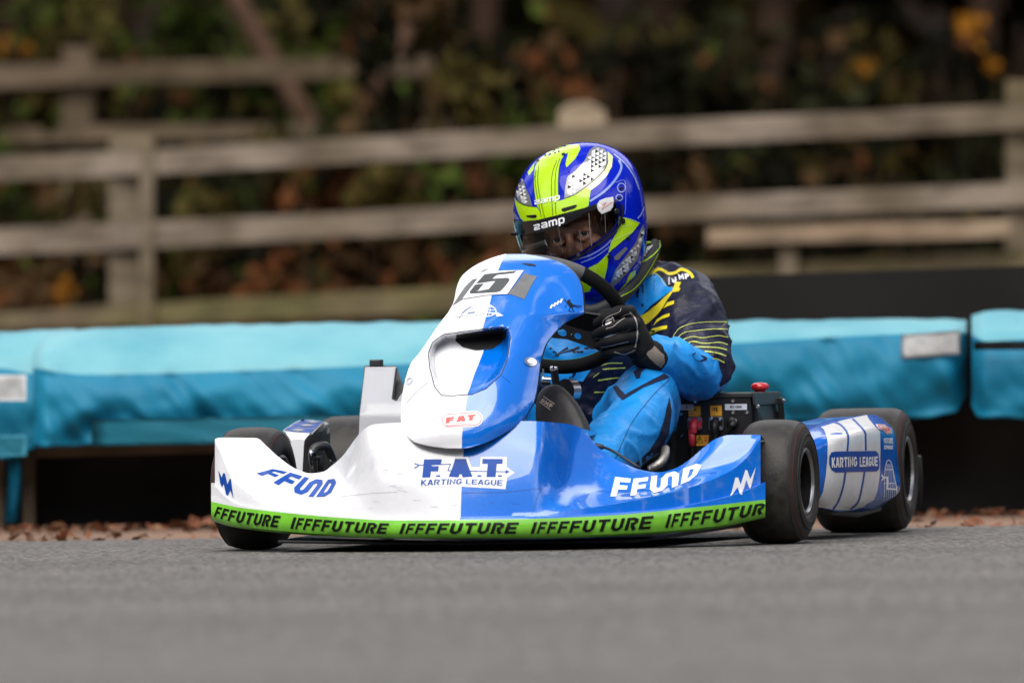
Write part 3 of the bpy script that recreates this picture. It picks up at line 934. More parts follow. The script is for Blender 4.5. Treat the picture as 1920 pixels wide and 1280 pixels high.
# far wood closing the view: one deep mass of leaves and stems
bm = bmesh.new()
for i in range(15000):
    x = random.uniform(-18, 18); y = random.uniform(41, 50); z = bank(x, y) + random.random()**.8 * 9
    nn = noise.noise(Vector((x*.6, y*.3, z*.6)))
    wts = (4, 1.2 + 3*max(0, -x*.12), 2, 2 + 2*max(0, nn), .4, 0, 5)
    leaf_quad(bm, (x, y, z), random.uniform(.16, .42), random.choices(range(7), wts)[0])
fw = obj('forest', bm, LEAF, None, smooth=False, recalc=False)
bm = bmesh.new()
for i in range(9000):                 # unseen ring of trees added to cut low sky light and darken reflections
    an = random.uniform(R(35), R(325)); rd = random.uniform(36, 48)
    leaf_quad(bm, (rd*math.sin(an), 12+rd*math.cos(an), random.random()**.8*13), random.uniform(.7, 1.5), random.choices(range(7), (4, 3, 3, 2, .3, 0, 3))[0])
rw_ = obj('unseen_treeline', bm, LEAF, None, smooth=False, recalc=False)
rw_['kind'] = 'stuff'; rw_['label'] = 'unseen dark trees added round the circuit to block low sky light'
fw['kind'] = 'stuff'; fw['label'] = 'dense dark autumn wood closing the view behind the fences'
# ================================================================== the kart
kart = empty('go_kart', KM, 'white and blue racing kart with a green front band, driven on the asphalt', 'go kart')

# ------------------------------------------------------------------ front fairing
def lerp(a, b, t): return a + (b-a)*t
yB0 = curve([(396, 974), (430, 985), (500, 995), (600, 1003), (760, 1008), (990, 1008), (1200, 1001), (1340, 989), (1436, 969)])
yB1 = curve([(396, 940), (450, 951), (500, 957), (640, 970), (740, 975), (990, 972), (1140, 966), (1300, 951), (1436, 936)])
yD = curve([(396, 905), (405, 912), (420, 929), (450, 946), (500, 954), (640, 966), (740, 971.5), (990, 968.5), (1140, 962), (1250, 954), (1300, 945), (1340, 937), (1400, 919), (1436, 903)])
yC = curve([(402, 826), (414, 850), (426, 880), (444, 907), (475, 930), (540, 950), (640, 963), (760, 969), (960, 966), (1100, 952), (1200, 936), (1300, 911), (1370, 882), (1405, 852), (1425, 824), (1436, 815)])
yT = curve([(402, 823), (412, 820), (482, 821), (499, 835), (522, 856), (558, 880), (582, 887), (606, 884), (623, 872), (641, 856), (665, 824), (677, 809), (689, 800), (702, 795), (751, 792), (850, 789), (985, 789), (1060, 794), (1084, 800), (1100, 812), (1112, 828), (1130, 845), (1170, 868), (1205, 881), (1235, 885), (1265, 878), (1292, 862), (1320, 838), (1345, 821), (1370, 815), (1424, 815), (1436, 819)])
kP = curve([(396, -.175), (480, -.27), (600, -.36), (740, -.43), (860, -.455), (990, -.44), (1120, -.385), (1260, -.30), (1360, -.225), (1436, -.165)])      # nose line in plan
kM1 = curve([(396, -.165), (480, -.24), (580, -.30), (650, -.355), (720, -.415), (860, -.435), (1000, -.42), (1030, -.385), (1075, -.29), (1130, -.24), (1230, -.23), (1330, -.205), (1436, -.16)])
kM2 = curve([(396, -.16), (480, -.205), (580, -.235), (640, -.29), (710, -.385), (860, -.405), (1005, -.39), (1040, -.33), (1080, -.225), (1130, -.18), (1230, -.19), (1330, -.18), (1436, -.15)])
kT = curve([(396, -.155), (482, -.17), (560, -.175), (640, -.25), (690, -.335), (751, -.365), (900, -.37), (1010, -.35), (1060, -.24), (1095, -.17), (1150, -.14), (1235, -.15), (1345, -.155), (1436, -.145)])
NB = 170
Lx, Rx = 396.0, 1435.0
def brow(yf, kf, xa=Lx, xb=Rx, dy=0, dk=0, edge=None):
    out = []
    for i in range(NB+1):
        t = i/NB
        t = .5 - .5*math.cos(math.pi*t) if False else t
        px = xa + (xb-xa)*t
        out.append(K(px, yf(px)+dy, kf(px)+dk))
    return out
def mixrow(t):
    """rows of the body between the crease (t=0) and the top edge (t=1)"""
    out = []
    for i in range(NB+1):
        px = 403 + (1426-403)*i/NB
        y = lerp(yC(px), yT(px), t)
        ks = pchip([0, .3, .68, 1], [kP(px)+.012, kM1(px)+.006, kM2(px), kT(px)])
        out.append(K(px, y, ks(t)))
    return out
bm = bmesh.new()
rows = []; mi = []
rows.append(brow(yB0, kP, dy=-3, dk=.16)); mi.append(2)
rows.append(brow(yB0, kP, dy=1, dk=.02)); mi.append(1)
rows.append(brow(yB0, kP, dy=-3, dk=.004)); mi.append(1)
for t in (.25, .5, .75):
    rows.append([K(Lx+(Rx-Lx)*i/NB, lerp(yB0(Lx+(Rx-Lx)*i/NB)-3, yB1(Lx+(Rx-Lx)*i/NB), t), kP(Lx+(Rx-Lx)*i/NB) - .004*math.sin(math.pi*t)) for i in range(NB+1)]); mi.append(1)
rows.append(brow(yB1, kP)); mi.append(0)
rows.append(brow(yD, kP, dk=.001)); mi.append(0)
rows.append(brow(yD, kP, 403, 1426, dy=-1.5, dk=.010)); mi.append(0)
for t in [k/26 for k in range(27)]:
    rows.append(mixrow(t)); mi.append(0)
last = rows[-1]
rows.append([p + Vector((0, .008, -.002)) for p in last]); mi.append(0)
rows.append([p + Vector((0, .05 if not 690 < 403+(1023)*i/NB < 1090 else .22, -.012)) for i, p in enumerate(last)]); mi.append(0)
vr = [[bm.verts.new(p) for p in r] for r in rows]
for j in range(len(rows)-1):
    for i in range(NB):
        f = bm.faces.new((vr[j][i], vr[j][i+1], vr[j+1][i+1], vr[j+1][i]))
        f.material_index = mi[j]
# the two ends, turned back toward the wheels
for side, n in ((0, -1), (NB, 1)):
    col = [vr[j][side] for j in range(1, len(rows)-1)]
    b = [bm.verts.new(v.co + Vector((-.012*n, .035, 0))) for v in col]
    for k in range(len(col)-1):
        f = bm.faces.new((col[k], col[k+1], b[k+1], b[k])); f.material_index = 1 if 1 <= k+1 < 6 else 0
bmesh.ops.recalc_face_normals(bm, faces=bm.faces[:])
FB = bvh_of(bm)
nbase = len(bm.faces)
M['body'] = two_tone('fairing_paint', WHITE, BLUE, K(862, 905, -.445).x, 0.0)
# green band lettering
def band(x0, x1):
    def f(u, v):
        px = x0 + (x1-x0)*u + 7*(v-.5)
        h = lerp(yB0(px)-3, yB1(px), .18 + .62*v)
        return px, h
    return f
xs10 = [.9, .62, .7, .78, .86, 1, 1, 1, 1, 1]
for x0, x1, s, k in ((405, 524, 'FFFUTURE', xs10[2:]), (548, 727, 'IFFFFUTURE', xs10), (752, 970, 'IFFFFUTURE', xs10), (998, 1222, 'IFFFFUTURE', xs10), (1250, 1432, 'IFFFFUTUR', xs10[:9])):
    text(bm, FB, s, band(x0, x1), 3, t=.195, gap=.125, off=.0015, cell=4, xs=k)
z4 = zoomed(380, 660, 3.3675); z5 = zoomed(740, 780, 4.8); z6 = zoomed(1080, 800, 5.0526)
# fast forward word marks
top = [(u, *z6(p)[0]) for u, p in ((0, (372, 475)), (.22, (540, 492)), (.5, (745, 466)), (.75, (965, 415)), (1, (1212, 325)))]
bot = [(u, *z6(p)[0]) for u, p in ((0, (325, 662)), (.22, (505, 655)), (.5, (730, 628)), (.75, (950, 565)), (1, (1125, 490)))]
text(bm, FB, 'FFWD', curvemap(top, bot), 4, t=.23, gap=.12, off=.0009, cell=5)
top = [(u, *z4(p)[0]) for u, p in ((0, (440, 738)), (.25, (560, 762)), (.5, (660, 792)), (.75, (770, 806)), (1, (858, 795)))]
bot = [(u, *z4(p)[0]) for u, p in ((0, (342, 764)), (.25, (455, 828)), (.5, (575, 885)), (.75, (690, 915)), (1, (800, 912)))]
text(bm, FB, 'FFWD', curvemap(top, bot), 5, t=.23, gap=.12, off=.0009, cell=5)
# zigzag marks on the side faces
decal(bm, FB, z6((1460, 668), (1508, 478), (1535, 480), (1558, 545), (1604, 405), (1622, 412), (1648, 495), (1702, 382), (1652, 582), (1640, 578), (1612, 500), (1572, 640), (1556, 640), (1528, 570)), 4, .0009, 4)
decal(bm, FB, z4((100, 745), (122, 790), (132, 762), (142, 765), (158, 835), (172, 798), (180, 800), (196, 925), (176, 868), (160, 905), (150, 900), (134, 828), (124, 852), (112, 825)), 5, .0009, 4)
# league badge: white outline panel, blue letters, arrow
decal(bm, FB, z5((195, 440), (250, 380), (410, 375), (425, 420), (520, 420), (545, 370), (662, 366), (690, 455), (770, 460), (775, 365), (1010, 368), (1005, 455), (1080, 508), (1012, 552), (998, 655), (600, 632), (235, 632), (245, 480)), 4, .0007, 6)
text(bm, FB, 'F', quadmap(*z5((265, 388), (425, 388), (400, 552), (248, 552))), 5, t=.30, gap=0, off=.0011)
text(bm, FB, 'A', quadmap(*z5((520, 384), (668, 384), (690, 548), (498, 548))), 5, t=.30, gap=0, off=.0011)
text(bm, FB, 'T', quadmap(*z5((792, 384), (975, 384), (960, 548), (775, 548))), 5, t=.28, gap=0, off=.0011)
for pl in (((180, 425), (225, 440), (505, 432), (480, 490), (1020, 500)), ((178, 468), (225, 440))):
    decal(bm, FB, ribbon(z5(*pl), 1.7), 5, .0013, 5)
decal(bm, FB, z5((1000, 480), (1035, 500), (998, 520)), 5, .0013)
for x in (395, 765, 950):
    decal(bm, FB, z5((x-18, 530), (x+18, 530), (x+14, 545), (x-22, 545)), 5, .0013)
text(bm, FB, 'KARTING', quadmap(*z5((240, 572), (612, 562), (600, 612), (238, 624))), 5, t=.17, gap=.10, off=.0011, cell=5)
text(bm, FB, 'LEAGUE', quadmap(*z5((645, 566), (975, 575), (970, 626), (640, 610))), 5, t=.17, gap=.10, off=.0011, cell=5)
# seams and scratches in the plastic
def seam(bm, B, pl, w, mi, off=.0005):
    decal(bm, B, ribbon(pl, w), mi, off, 6)
seam(bm, FB, z5((600, 690), (960, 685), (1000, 682), (1320, 650)), .8, 6)
seam(bm, FB, z5((1335, 645), (1290, 700), (1240, 880)), .8, 6)
seam(bm, FB, [(640, 930), (700, 924), (745, 922)], .6, 7)
for k in range(46):
    x = random.uniform(450, 1380); y = random.uniform(880, 966); L = random.uniform(2, 22); s = random.uniform(-.25, .25)
    if yT(x)+25 < y < yC(x)-4: seam(bm, FB, [(x, y), (x+L*.5, y+s*L*.4), (x+L, y+s*L)], random.uniform(.4, .8), 7 if x < 860 else 6)
M['seam_dark'] = mat('paint_seam', (.003, .06, .30), .4)
M['seam_grey'] = mat('paint_scratch', (.42, .42, .45), .5)
fair = obj('front_fairing', bm, [M['body'], M['green'], M['black'], M['ink'], M['logo_white'], M['logo_blue'], M['seam_dark'], M['seam_grey']], kart, sharp=38, recalc=False)
fair['label'] = 'front fairing split into a white and a blue half over a green lettered band'
# floor tray under the nose
bm = bmesh.new()
prism(bm, [K(520, 1012, -.33), K(860, 1016, -.40), K(1200, 1010, -.30), Vector((.42, .75, .045)), Vector((-.42, .75, .045))],
      [K(520, 1018, -.33), K(860, 1022, -.40), K(1200, 1017, -.30), Vector((.42, .75, .030)), Vector((-.42, .75, .030))], 0, .003)
obj('floor_tray', bm, M['black'], kart, smooth=False)
# chassis tubes, axles, front bumper loop
bm = bmesh.new()
for s in (-1, 1):
    tube(bm, spline([(s*.20, -.33, .07), (s*.27, -.05, .06), (s*.33, .25, .055), (s*.33, .85, .055), (s*.30, 1.05, .075)], 8), .016, 10)
    tube(bm, spline([(s*.33, .10, .055), (s*.44, .16, .055), (s*.47, .3, .055), (s*.47, .75, .06), (s*.33, .85, .06)], 8), .011, 8)
    tube(bm, [(s*.27, -.02, .10), (s*.50, 0, .131)], .014, 10)
tube(bm, [(-.2, -.33, .07), (.2, -.33, .07)], .016, 10)
tube(bm, [(-.30, .12, .055), (.30, .12, .055)], .014, 10)
obj('chassis', bm, M['black'], kart)
bm = bmesh.new(); tube(bm, [(-.6, 1.05, .14), (.6, 1.05, .14)], .02, 14)
obj('rear_axle', bm, M['steel'], kart)

# ------------------------------------------------------------------ wheels
def wheel(c, r, w, side, steer=0, label=None):
    """c: centre of the outer face; side: +1 when the outer face looks to +x"""
    X = Matrix.Translation(c) @ Matrix.Rotation(steer, 4, 'Z') @ Matrix.Rotation(0 if side > 0 else math.pi, 4, 'Z')
    rr = r*.50
    t = empty('wheel', X, '', '')
    for k in ('label', 'category'): del t[k]
    if label: t['label'] = label
    t.parent = kart
    t.matrix_parent_inverse = Matrix()
    t.matrix_basis = X
    I = Matrix()
    prof = [(-w+.018, rr), (-w+.004, rr+.010), (-w, r*.68), (-w+.006, r*.83), (-w+.014, r*.925), (-w+.026, r*.972), (-w+.042, r*.993), (-w*.5, r), (-.042, r*.993), (-.026, r*.972), (-.014, r*.925), (-.006, r*.83), (0, r*.68), (-.004, rr+.010), (-.018, rr)]
    # refine the profile
    ps = spline([list(p) for p in prof], 4)
    bm = bmesh.new()
    lathe(bm, [(p[0], p[1]) for p in ps], I, 72, 0, [0 if .93*r < (ps[i][1]+ps[i+1][1])/2 else 1 for i in range(len(ps)-1)])
    # moulded rings and a thin coloured line on the shoulder
    for a, q, rad, m_ in ((-.0165, .94, .0012, 1), (-.0095, .875, .0008, 2), (-.002, .76, .0013, 1), (-.0012, .66, .0013, 1)):
        pts = [Vector((a+.0006, r*q*math.cos(2*math.pi*k/72), r*q*math.sin(2*math.pi*k/72))) for k in range(73)]
        tube(bm, pts, rad, 6, m_, cap=False, upref=Vector((1, 0, 0)))
    a_in = -w
    pts = [Vector((a_in+.0085, r*.875*math.cos(2*math.pi*k/72), r*.875*math.sin(2*math.pi*k/72))) for k in range(73)]
    tube(bm, pts, .0008, 6, 2, cap=False, upref=Vector((1, 0, 0)))
    obj('tyre', bm, [M['rubber'], M['rubber_side'], M['redline']], t)
    bm = bmesh.new()
    lathe(bm, [(-.016, rr+.008), (-.006, rr+.006), (-.004, rr), (-.010, rr-.004), (-.03, rr-.006), (-.06, rr-.012), (-.075, rr*.55), (-.07, rr*.45), (-.055, rr*.42), (-.053, 0.002)], I, 48, 0, [0, 0, 0, 1, 1, 1, 1, 1, 1])
    lathe(bm, [(-w+.016, rr+.008), (-w+.006, rr+.006), (-w+.004, rr), (-w+.02, rr-.006), (-w+.05, rr-.012), (-w+.055, rr*.5), (-w+.05, .002)], I, 48, 0, [0, 0, 0, 1, 1, 1])
    obj('rim', bm, [M['magnesium'], M['rimdark']], t, sharp=40)
    bm = bmesh.new()
    lathe(bm, [(-.056, .022), (-.03, .020), (-.028, .013), (-.022, .012), (-.021, .001)], I, 20)
    for k in range(3):
        a = 2.1*k+.4
        tube(bm, [(-.058, .03*math.cos(a), .03*math.sin(a)), (-.042, .03*math.cos(a), .03*math.sin(a))], .006, 6)
    obj('hub', bm, M['steel'], t, sharp=40)
    bm = bmesh.new()
    lathe(bm, [(-w+.054, .028), (-w+.012, .025), (-w+.008, .012), (-w+.007, .001)], I, 20)
    obj('hub', bm, M['steel'], t, sharp=40)
    return t
ST = R(3.0)
wheel((.640, -.0, .1315), .1315, .138, 1, -ST)
wheel((-.640, 0, .1315), .1315, .138, -1, -ST)
wheel((.683, 1.05, .140), .140, .212, 1)
wheel((-.690, 1.05, .140), .140, .212, -1)

# ------------------------------------------------------------------ steering fairing
SH = [(840, 838, 872), (836, 806, 890), (828, 777, 914), (815, 762, 940), (800, 755, 965), (784, 751.5, 982), (765, 752, 994), (749, 753, 1002), (725, 757, 1007), (708, 761, 1009.5),
      (680, 771, 1013), (663, 785, 1017), (646, 797, 1023), (630, 808, 1034), (615, 818, 1048), (603, 827, 1062), (594, 834, 1080), (586, 840, 1095), (564, 851, 1094), (540, 856, 1091),
      (522, 863, 1084), (502, 884, 1067), (490, 906, 1045), (481, 930, 1012), (476.5, 946, 984)]
sL = pchip([-r[0] for r in SH], [r[1] for r in SH]); sR = pchip([-r[0] for r in SH], [r[2] for r in SH])
kS = pchip([-840, -800, -740, -690, -640, -590, -540, -510, -490, -476.5], [-.435, -.425, -.385, -.34, -.285, -.225, -.165, -.125, -.085, -.04])
DUCT = [(806, 690), (803, 662), (811, 642), (832, 627), (880, 620), (940, 612), (953, 616), (957, 632), (952, 672), (940, 702), (912, 728), (885, 739), (850, 742), (828, 741), (815, 725)]
def pdist(p, poly):
    best = 1e9
    for i in range(len(poly)):
        ax, ay = poly[i-1]; bx, by = poly[i]
        dx, dy = bx-ax, by-ay
        t = max(0, min(1, ((p[0]-ax)*dx+(p[1]-ay)*dy)/(dx*dx+dy*dy)))
        best = min(best, math.hypot(p[0]-ax-t*dx, p[1]-ay-t*dy))
    return best
def smooth01(x):
    x = max(0, min(1, x)); return x*x*(3-2*x)
def nassau(px, py, s):
    s = (px - .5*(sL(-py)+sR(-py)))/126
    k = kS(-py) + .085*abs(s)**2.6 * (1 if s < 0 else .95)
    k += .006*smooth01((py-800)/45)**2
    # hollow cheek below the upper right shoulder
    g = math.exp(-((px-1040)/42)**2 - ((py-575)/48)**2)
    k += .022*g
    k += .006*noise.noise(Vector((px*.012, py*.012, 3)))
    if inside((px, py), DUCT):
        d = pdist((px, py), DUCT)
        k += smooth01(d/13) * (.008 + .062*smooth01((742-py)/105))
    return k
bm = bmesh.new()
NU, NV = 150, 170
ys = []
for j in range(NV+1):
    t = j/NV
    t = .5 - .5*math.cos(math.pi*(.06 + .88*t)); t = (t - (.5-.5*math.cos(math.pi*.06)))/(math.cos(math.pi*.06))
    ys.append(840 + (476.5-840)*min(1, max(0, t)))
rows = []
for y in ys:
    a, b = sL(-y), sR(-y)
    rows.append([K(a+(b-a)*i/NU, y, nassau(a+(b-a)*i/NU, y, 2*i/NU-1)) for i in range(NU+1)])
vr = grid(bm, rows)
bm.normal_update()
bmesh.ops.recalc_face_normals(bm, faces=bm.faces[:])
if sum(f.normal.y for f in bm.faces) > 0:
    bmesh.ops.reverse_faces(bm, faces=bm.faces[:])
NBV = bvh_of(bm)
# rolled rim: an edge turned back all round
loop = [vr[0][i] for i in range(NU+1)] + [vr[j][NU] for j in range(1, NV+1)] + [vr[NV][i] for i in range(NU-1, -1, -1)] + [vr[j][0] for j in range(NV-1, 0, -1)]
cen = K(905, 660, -.2)
def ringout(vs, dy, k):
    return [bm.verts.new(v.co + Vector((0, dy, 0)) + (cen - v.co)*k) for v in vs]
r1 = ringout(loop, .004, -.004); r2 = ringout(loop, .014, .0); r3 = ringout(loop, .016, .03)
for a, b, m_ in ((loop, r1, 1), (r1, r2, 1), (r2, r3, 1)):
    for i in range(len(a)):
        j = (i+1) % len(a)
        f = bm.faces.new((a[i], a[j], b[j], b[i])); f.material_index = m_
bm.normal_update()
c_top = pxw(K(940, 480, kS(-480)+.0)); p1 = K(941, 490, nassau(941, 490, 0)); p2 = K(866, 832, nassau(866, 832, 0))
cz = (p1.x-p2.x)/(p1.z-p2.z); c0 = p2.x - cz*p2.z
M['nassau'] = two_tone('steering_fairing_paint', WHITE, BLUE, c0, cz, .2, 1.0)
za = zoomed(830, 460, 6.857); zn = zoomed(720, 440, 2.91)
B = NBV
decal(bm, B, zn((395, 545), (640, 508), (662, 520), (668, 545), (640, 590), (590, 625), (500, 632), (430, 615), (390, 580)), 2, .0008, 6)        # mouth of the duct
for pl in (DUCT,):
    decal(bm, B, ribbon(pl, 1.5, True), 2, .0006, 6)
# number plates
decal(bm, B, za((130, 775), (285, 540), (390, 440), (452, 428), (262, 690)), 3, .0010, 6)
decal(bm, B, za((840, 628), (1050, 362), (1215, 400), (1160, 480), (1048, 697), (930, 650)), 3, .0010, 6)
decal(bm, B, za((262, 692), (520, 352), (800, 335), (1042, 330), (835, 632), (560, 645)), 4, .0022, 6)
decal(bm, B, za((560, 372), (955, 338), (918, 366), (690, 400), (640, 438), (835, 428), (866, 450), (790, 560), (700, 610), (360, 625), (362, 600), (425, 515), (545, 500), (600, 482), (650, 475), (600, 520), (540, 580), (600, 580), (680, 470), (440, 505), (520, 420), (640, 408), (600, 405), (560, 404)) if False else
      za((548, 382), (955, 340), (918, 368), (700, 392), (640, 440), (838, 428), (866, 448), (850, 480), (790, 556), (745, 600), (700, 612), (358, 628), (362, 600), (428, 515), (545, 500), (478, 588), (430, 585), (470, 600), (600, 578), (655, 505), (684, 466), (440, 500)), 5, .0030, 6)
decal(bm, B, za((470, 590), (540, 505), (660, 478), (600, 575)), 4, .0034, 6)
# slots
decal(bm, B, za((1015, 240), (1060, 232), (1150, 240), (1200, 258), (1195, 272), (1130, 268)), 2, .0008, 5)
decal(bm, B, za((478, 350), (540, 318), (598, 300), (560, 318), (520, 338)), 2, .0008, 5)
# globe and arrow
def wire(pl, w, mi, off=.0010, closed=False):
    decal(bm, B, ribbon(pl, w, closed), mi, off, 5)
globe = [za(p)[0] for p in ((215, 945), (240, 890), (300, 830), (400, 780), (520, 760), (620, 775), (680, 820), (690, 860), (640, 905), (540, 925), (400, 940), (290, 955))]
wire(globe, 1.5, 4, .0010, True)
for pl in (((235, 900), (360, 868), (520, 838), (690, 835)), ((290, 945), (300, 890), (400, 800), (520, 762)), ((400, 938), (420, 870), (470, 800), (540, 762)), ((500, 928), (520, 860), (545, 800), (570, 768)),
           ((590, 915), (612, 850), (612, 805), (600, 772)), ((330, 822), (480, 795), (660, 795))):
    wire(za(*pl), 1.0, 4, .0012)
wire(za((135, 925), (240, 905), (320, 885), (300, 905), (560, 870), (720, 885)), 2.2, 4, .0016)
decal(bm, B, za((640, 870), (715, 872), (782, 910), (700, 922), (690, 898), (635, 892)), 4, .0016, 5)
wire(za((215, 945), (240, 890), (300, 830), (370, 792)), 1.2, 8, .0014)
wire(za((300, 890), (360, 870), (420, 862)), 1.2, 8, .0016)
# red roundel lettering
pill = lambda k: [(866 + (p[0])*math.cos(R(-4)) - p[1]*math.sin(R(-4)), 786.5 + p[0]*math.sin(R(-4)) + p[1]*math.cos(R(-4))) for p in rounded(-39+k, -14.5+k, 39-k, 14.5-k, 14-k)]
decal(bm, B, pill(0), 4, .0008, 6)
decal(bm, B, [pill(2.2), pill(3.6)], 6, .0012, 6)
zf = zoomed(720, 440, 2.91)
for ch, a in (('F', (340, 997, 385, 1030)), ('A', (400, 990, 446, 1022)), ('T', (455, 984, 500, 1016))):
    text(bm, B, ch, quadmap(*zf((a[0], a[1]), (a[2], a[1]-4), (a[2]-4, a[3]-4), (a[0]-4, a[3]))), 6, t=.3, gap=0, off=.0012)
wire(zf((340, 1042), (480, 1028)), 1.1, 6, .0012)
# eyes of the fixing bolts and hairline cracks
decal(bm, B, ell(993.5, 678.5, 11.5, 8, 12), 7, .0025, 6)
decal(bm, B, ell(994, 678, 7, 4.6, 12), 4, .0034, 6)
decal(bm, B, [ell(767.5, 713, 6.5, 8, 20), ell(768.5, 714, 3.5, 5, 20)], 7, .0025, 6)
wire([(760, 758), (780, 735), (803, 716)], .7, 9, .0006); wire([(940, 704), (958, 718)], .7, 8, .0006)
# black splash mark and little letters on the right cheek
zq = za
for pl, w in ((((1560, 690), (1600, 740), (1650, 790), (1690, 860)), 1.6), (((1600, 720), (1640, 700), (1620, 760), (1680, 770), (1780, 780), (1740, 800), (1660, 770)), 1.2), (((1640, 800), (1620, 840), (1660, 860)), 1.2), (((1590, 770), (1570, 800)), 1.0)):
    wire(zq(*pl), w, 10, .0012)
decal(bm, B, zq((1590, 740), (1610, 700), (1650, 735), (1690, 790), (1640, 800)), 10, .0014, 5)
for k in range(4):
    x = 1395 + 42*k; y = 790 - 24*k
    wire(zq((x-12, y+22), (x+14, y-26)), 3.2, 4, .0010)
nas = obj('steering_fairing', bm, [M['nassau'], M['black'], M['dark'], M['grey_plate'], M['logo_white'], M['fig'], M['red'], M['chrome'], M['logo_blue'], M['seam_grey'], M['ink']], kart, sharp=45, recalc=False)
nas['label'] = 'tall steering fairing, half white and half blue, with an air duct and a number plate'
# its bracket and bolts behind
bm = bmesh.new()
tube(bm, [K(905, 815, -.36), K(930, 800, -.2), Vector((-.03, -.02, .10))], .011, 8)
for a, b in (((997, 795), (985, 830)), ((988, 800), (976, 830))):
    tube(bm, [K(*a, -.22), K(*b, -.24)], .0035, 8, 1)
obj('fairing_bracket', bm, [M['black'], M['chrome']], kart)

# ------------------------------------------------------------------ side pods
def col_interp(cols, n):
    """cols: list of list of (px,py,ky) -> smooth rows"""
    m = len(cols[0])
    out = []
    for j in range(m):
        out.append([list(q) for q in spline([c[j] for c in cols], n)])
    return out
# left pod of the kart (right of the picture)
cols = [
    [(1507, 812, .34), (1508, 808, .32), (1512, 822, .25), (1520, 838, .22), (1524, 890, .22), (1522, 930, .24), (1519, 950, .27)],
    [(1524, 800, .40), (1530, 799, .37), (1538, 812, .29), (1546, 829, .245), (1549, 890, .245), (1541, 932, .26), (1533, 951, .29)],
    [(1546, 792, .50), (1553, 790, .47), (1565, 806, .37), (1578, 822, .31), (1578, 890, .31), (1566, 936, .33), (1560, 957, .35)],
    [(1585, 786, .62), (1594, 784, .59), (1606, 799, .49), (1618, 815, .46), (1617, 890, .46), (1603, 937, .47), (1590, 960, .50)],
    [(1618, 780, .74), (1628, 778, .71), (1639, 793, .63), (1651, 809, .60), (1651, 890, .60), (1643, 931, .61), (1622, 957, .64)],
    [(1636, 781, .82), (1644, 779, .80), (1660, 792, .75), (1674, 810, .73), (1680, 880, .73), (1682, 922, .74), (1650, 950, .76)],
    [(1640, 786, .86), (1650, 785, .85), (1667, 797, .82), (1679, 818, .80), (1685, 880, .80), (1686, 918, .81), (1652, 946, .83)]]
rws = col_interp(cols, 7)
# refine vertically
n = len(rws[0]); full = []
for i in range(n):
    full.append(spline([rws[j][i] for j in range(len(rws))], 7))
bm = bmesh.new()
P = [[K(q[0], q[1] + 1.6*noise.noise(Vector((q[0]*.03, q[1]*.03, 1))), q[2] + .010*noise.noise(Vector((q[0]*.022, q[1]*.02, 5)))) for q in c] for c in full]
vr = grid(bm, P)
# inner wall: close toward the chassis
inn = [[bm.verts.new(v.co + Vector((-.10, .02, -.004 if k == 0 else .01))) for k, v in enumerate((r[0], r[-1]))] for r in vr]
for i in range(len(vr)-1):
    bm.faces.new((vr[i][0], vr[i+1][0], inn[i+1][0], inn[i][0])); f = bm.faces.new((vr[i][-1], inn[i][1], inn[i+1][1], vr[i+1][-1])); f.material_index = 1
for e in (0, -1):
    f = bm.faces.new(vr[e] + [inn[e][1], inn[e][0]]); f.material_index = 0
bmesh.ops.recalc_face_normals(bm, faces=bm.faces[:])
PB = bvh_of(bm)
zp = zoomed(1480, 760, 4.923)
B = PB
PR = 16.6
def pd(pts, mi, off): decal(bm, PB, zp(*pts), mi, off, 6, PR)
pd([(290, 200), (480, 140), (715, 88), (735, 130), (790, 195), (835, 240), (838, 420), (832, 640), (810, 790), (780, 870), (720, 900), (680, 935), (560, 965), (430, 960), (245, 930), (310, 790), (335, 640), (350, 480), (352, 350), (345, 290), (320, 225)], 2, .0007)
for pl in (((410, 155), (470, 180), (525, 240), (540, 300), (532, 420)), ((580, 125), (610, 150), (690, 240), (700, 300), (702, 415)), ((515, 615), (495, 740), (450, 880), (400, 955)), ((690, 610), (665, 760), (630, 890), (560, 955))):
    decal(bm, PB, ribbon([q for q in map(tuple, spline(zp(*pl), 4))], 3.4), 3, .0012, 6, PR)
pd([(365, 470), (385, 430), (420, 424), (790, 418), (815, 440), (826, 520), (822, 585), (800, 606), (420, 616), (385, 590), (364, 540)], 3, .0016)
text(bm, PB, 'KARTING', quadmap(*zp((383, 478), (615, 472), (615, 560), (385, 572))), 4, t=.2, gap=.08, off=.0024, cell=5, ref=PR)
text(bm, PB, 'LEAGUE', quadmap(*zp((640, 474), (806, 468), (806, 556), (640, 564))), 4, t=.2, gap=.08, off=.0024, cell=5, ref=PR)
decal(bm, PB, zp((795, 175), (880, 180), (935, 215), (945, 255), (900, 268), (865, 230), (820, 215)), 4, .0010, 5, PR)
decal(bm, PB, ribbon(zp((815, 185), (880, 190), (925, 220), (932, 250), (900, 258), (870, 222), (830, 208)), 1.4, True), 5, .0016, 5, PR)
text(bm, PB, 'FAT', quadmap(*zp((850, 196), (920, 220), (915, 250), (868, 222))), 5, t=.26, gap=.1, off=.0016, ref=PR)
text(bm, PB, 'FUTURE', quadmap(*zp((868, 300), (950, 300), (952, 352), (868, 352))), 4, t=.2, gap=.1, off=.0012, ref=PR)
text(bm, PB, 'EXPRESS', quadmap(*zp((870, 366), (950, 368), (950, 402), (870, 402))), 4, t=.2, gap=.1, off=.0012, ref=PR)
dome = zp((872, 845), (875, 640), (880, 570), (895, 515), (912, 500), (930, 515), (948, 570), (960, 640), (985, 760), (990, 845))
decal(bm, PB, ribbon(dome, 1.2), 4, .0012, 5, PR)
for k in range(1, 6):
    t = k/6
    decal(bm, PB, ribbon(zp((872+118*t, 845), (878+90*t, 640), (890+40*t, 540)), .6), 4, .0013, 5, PR)
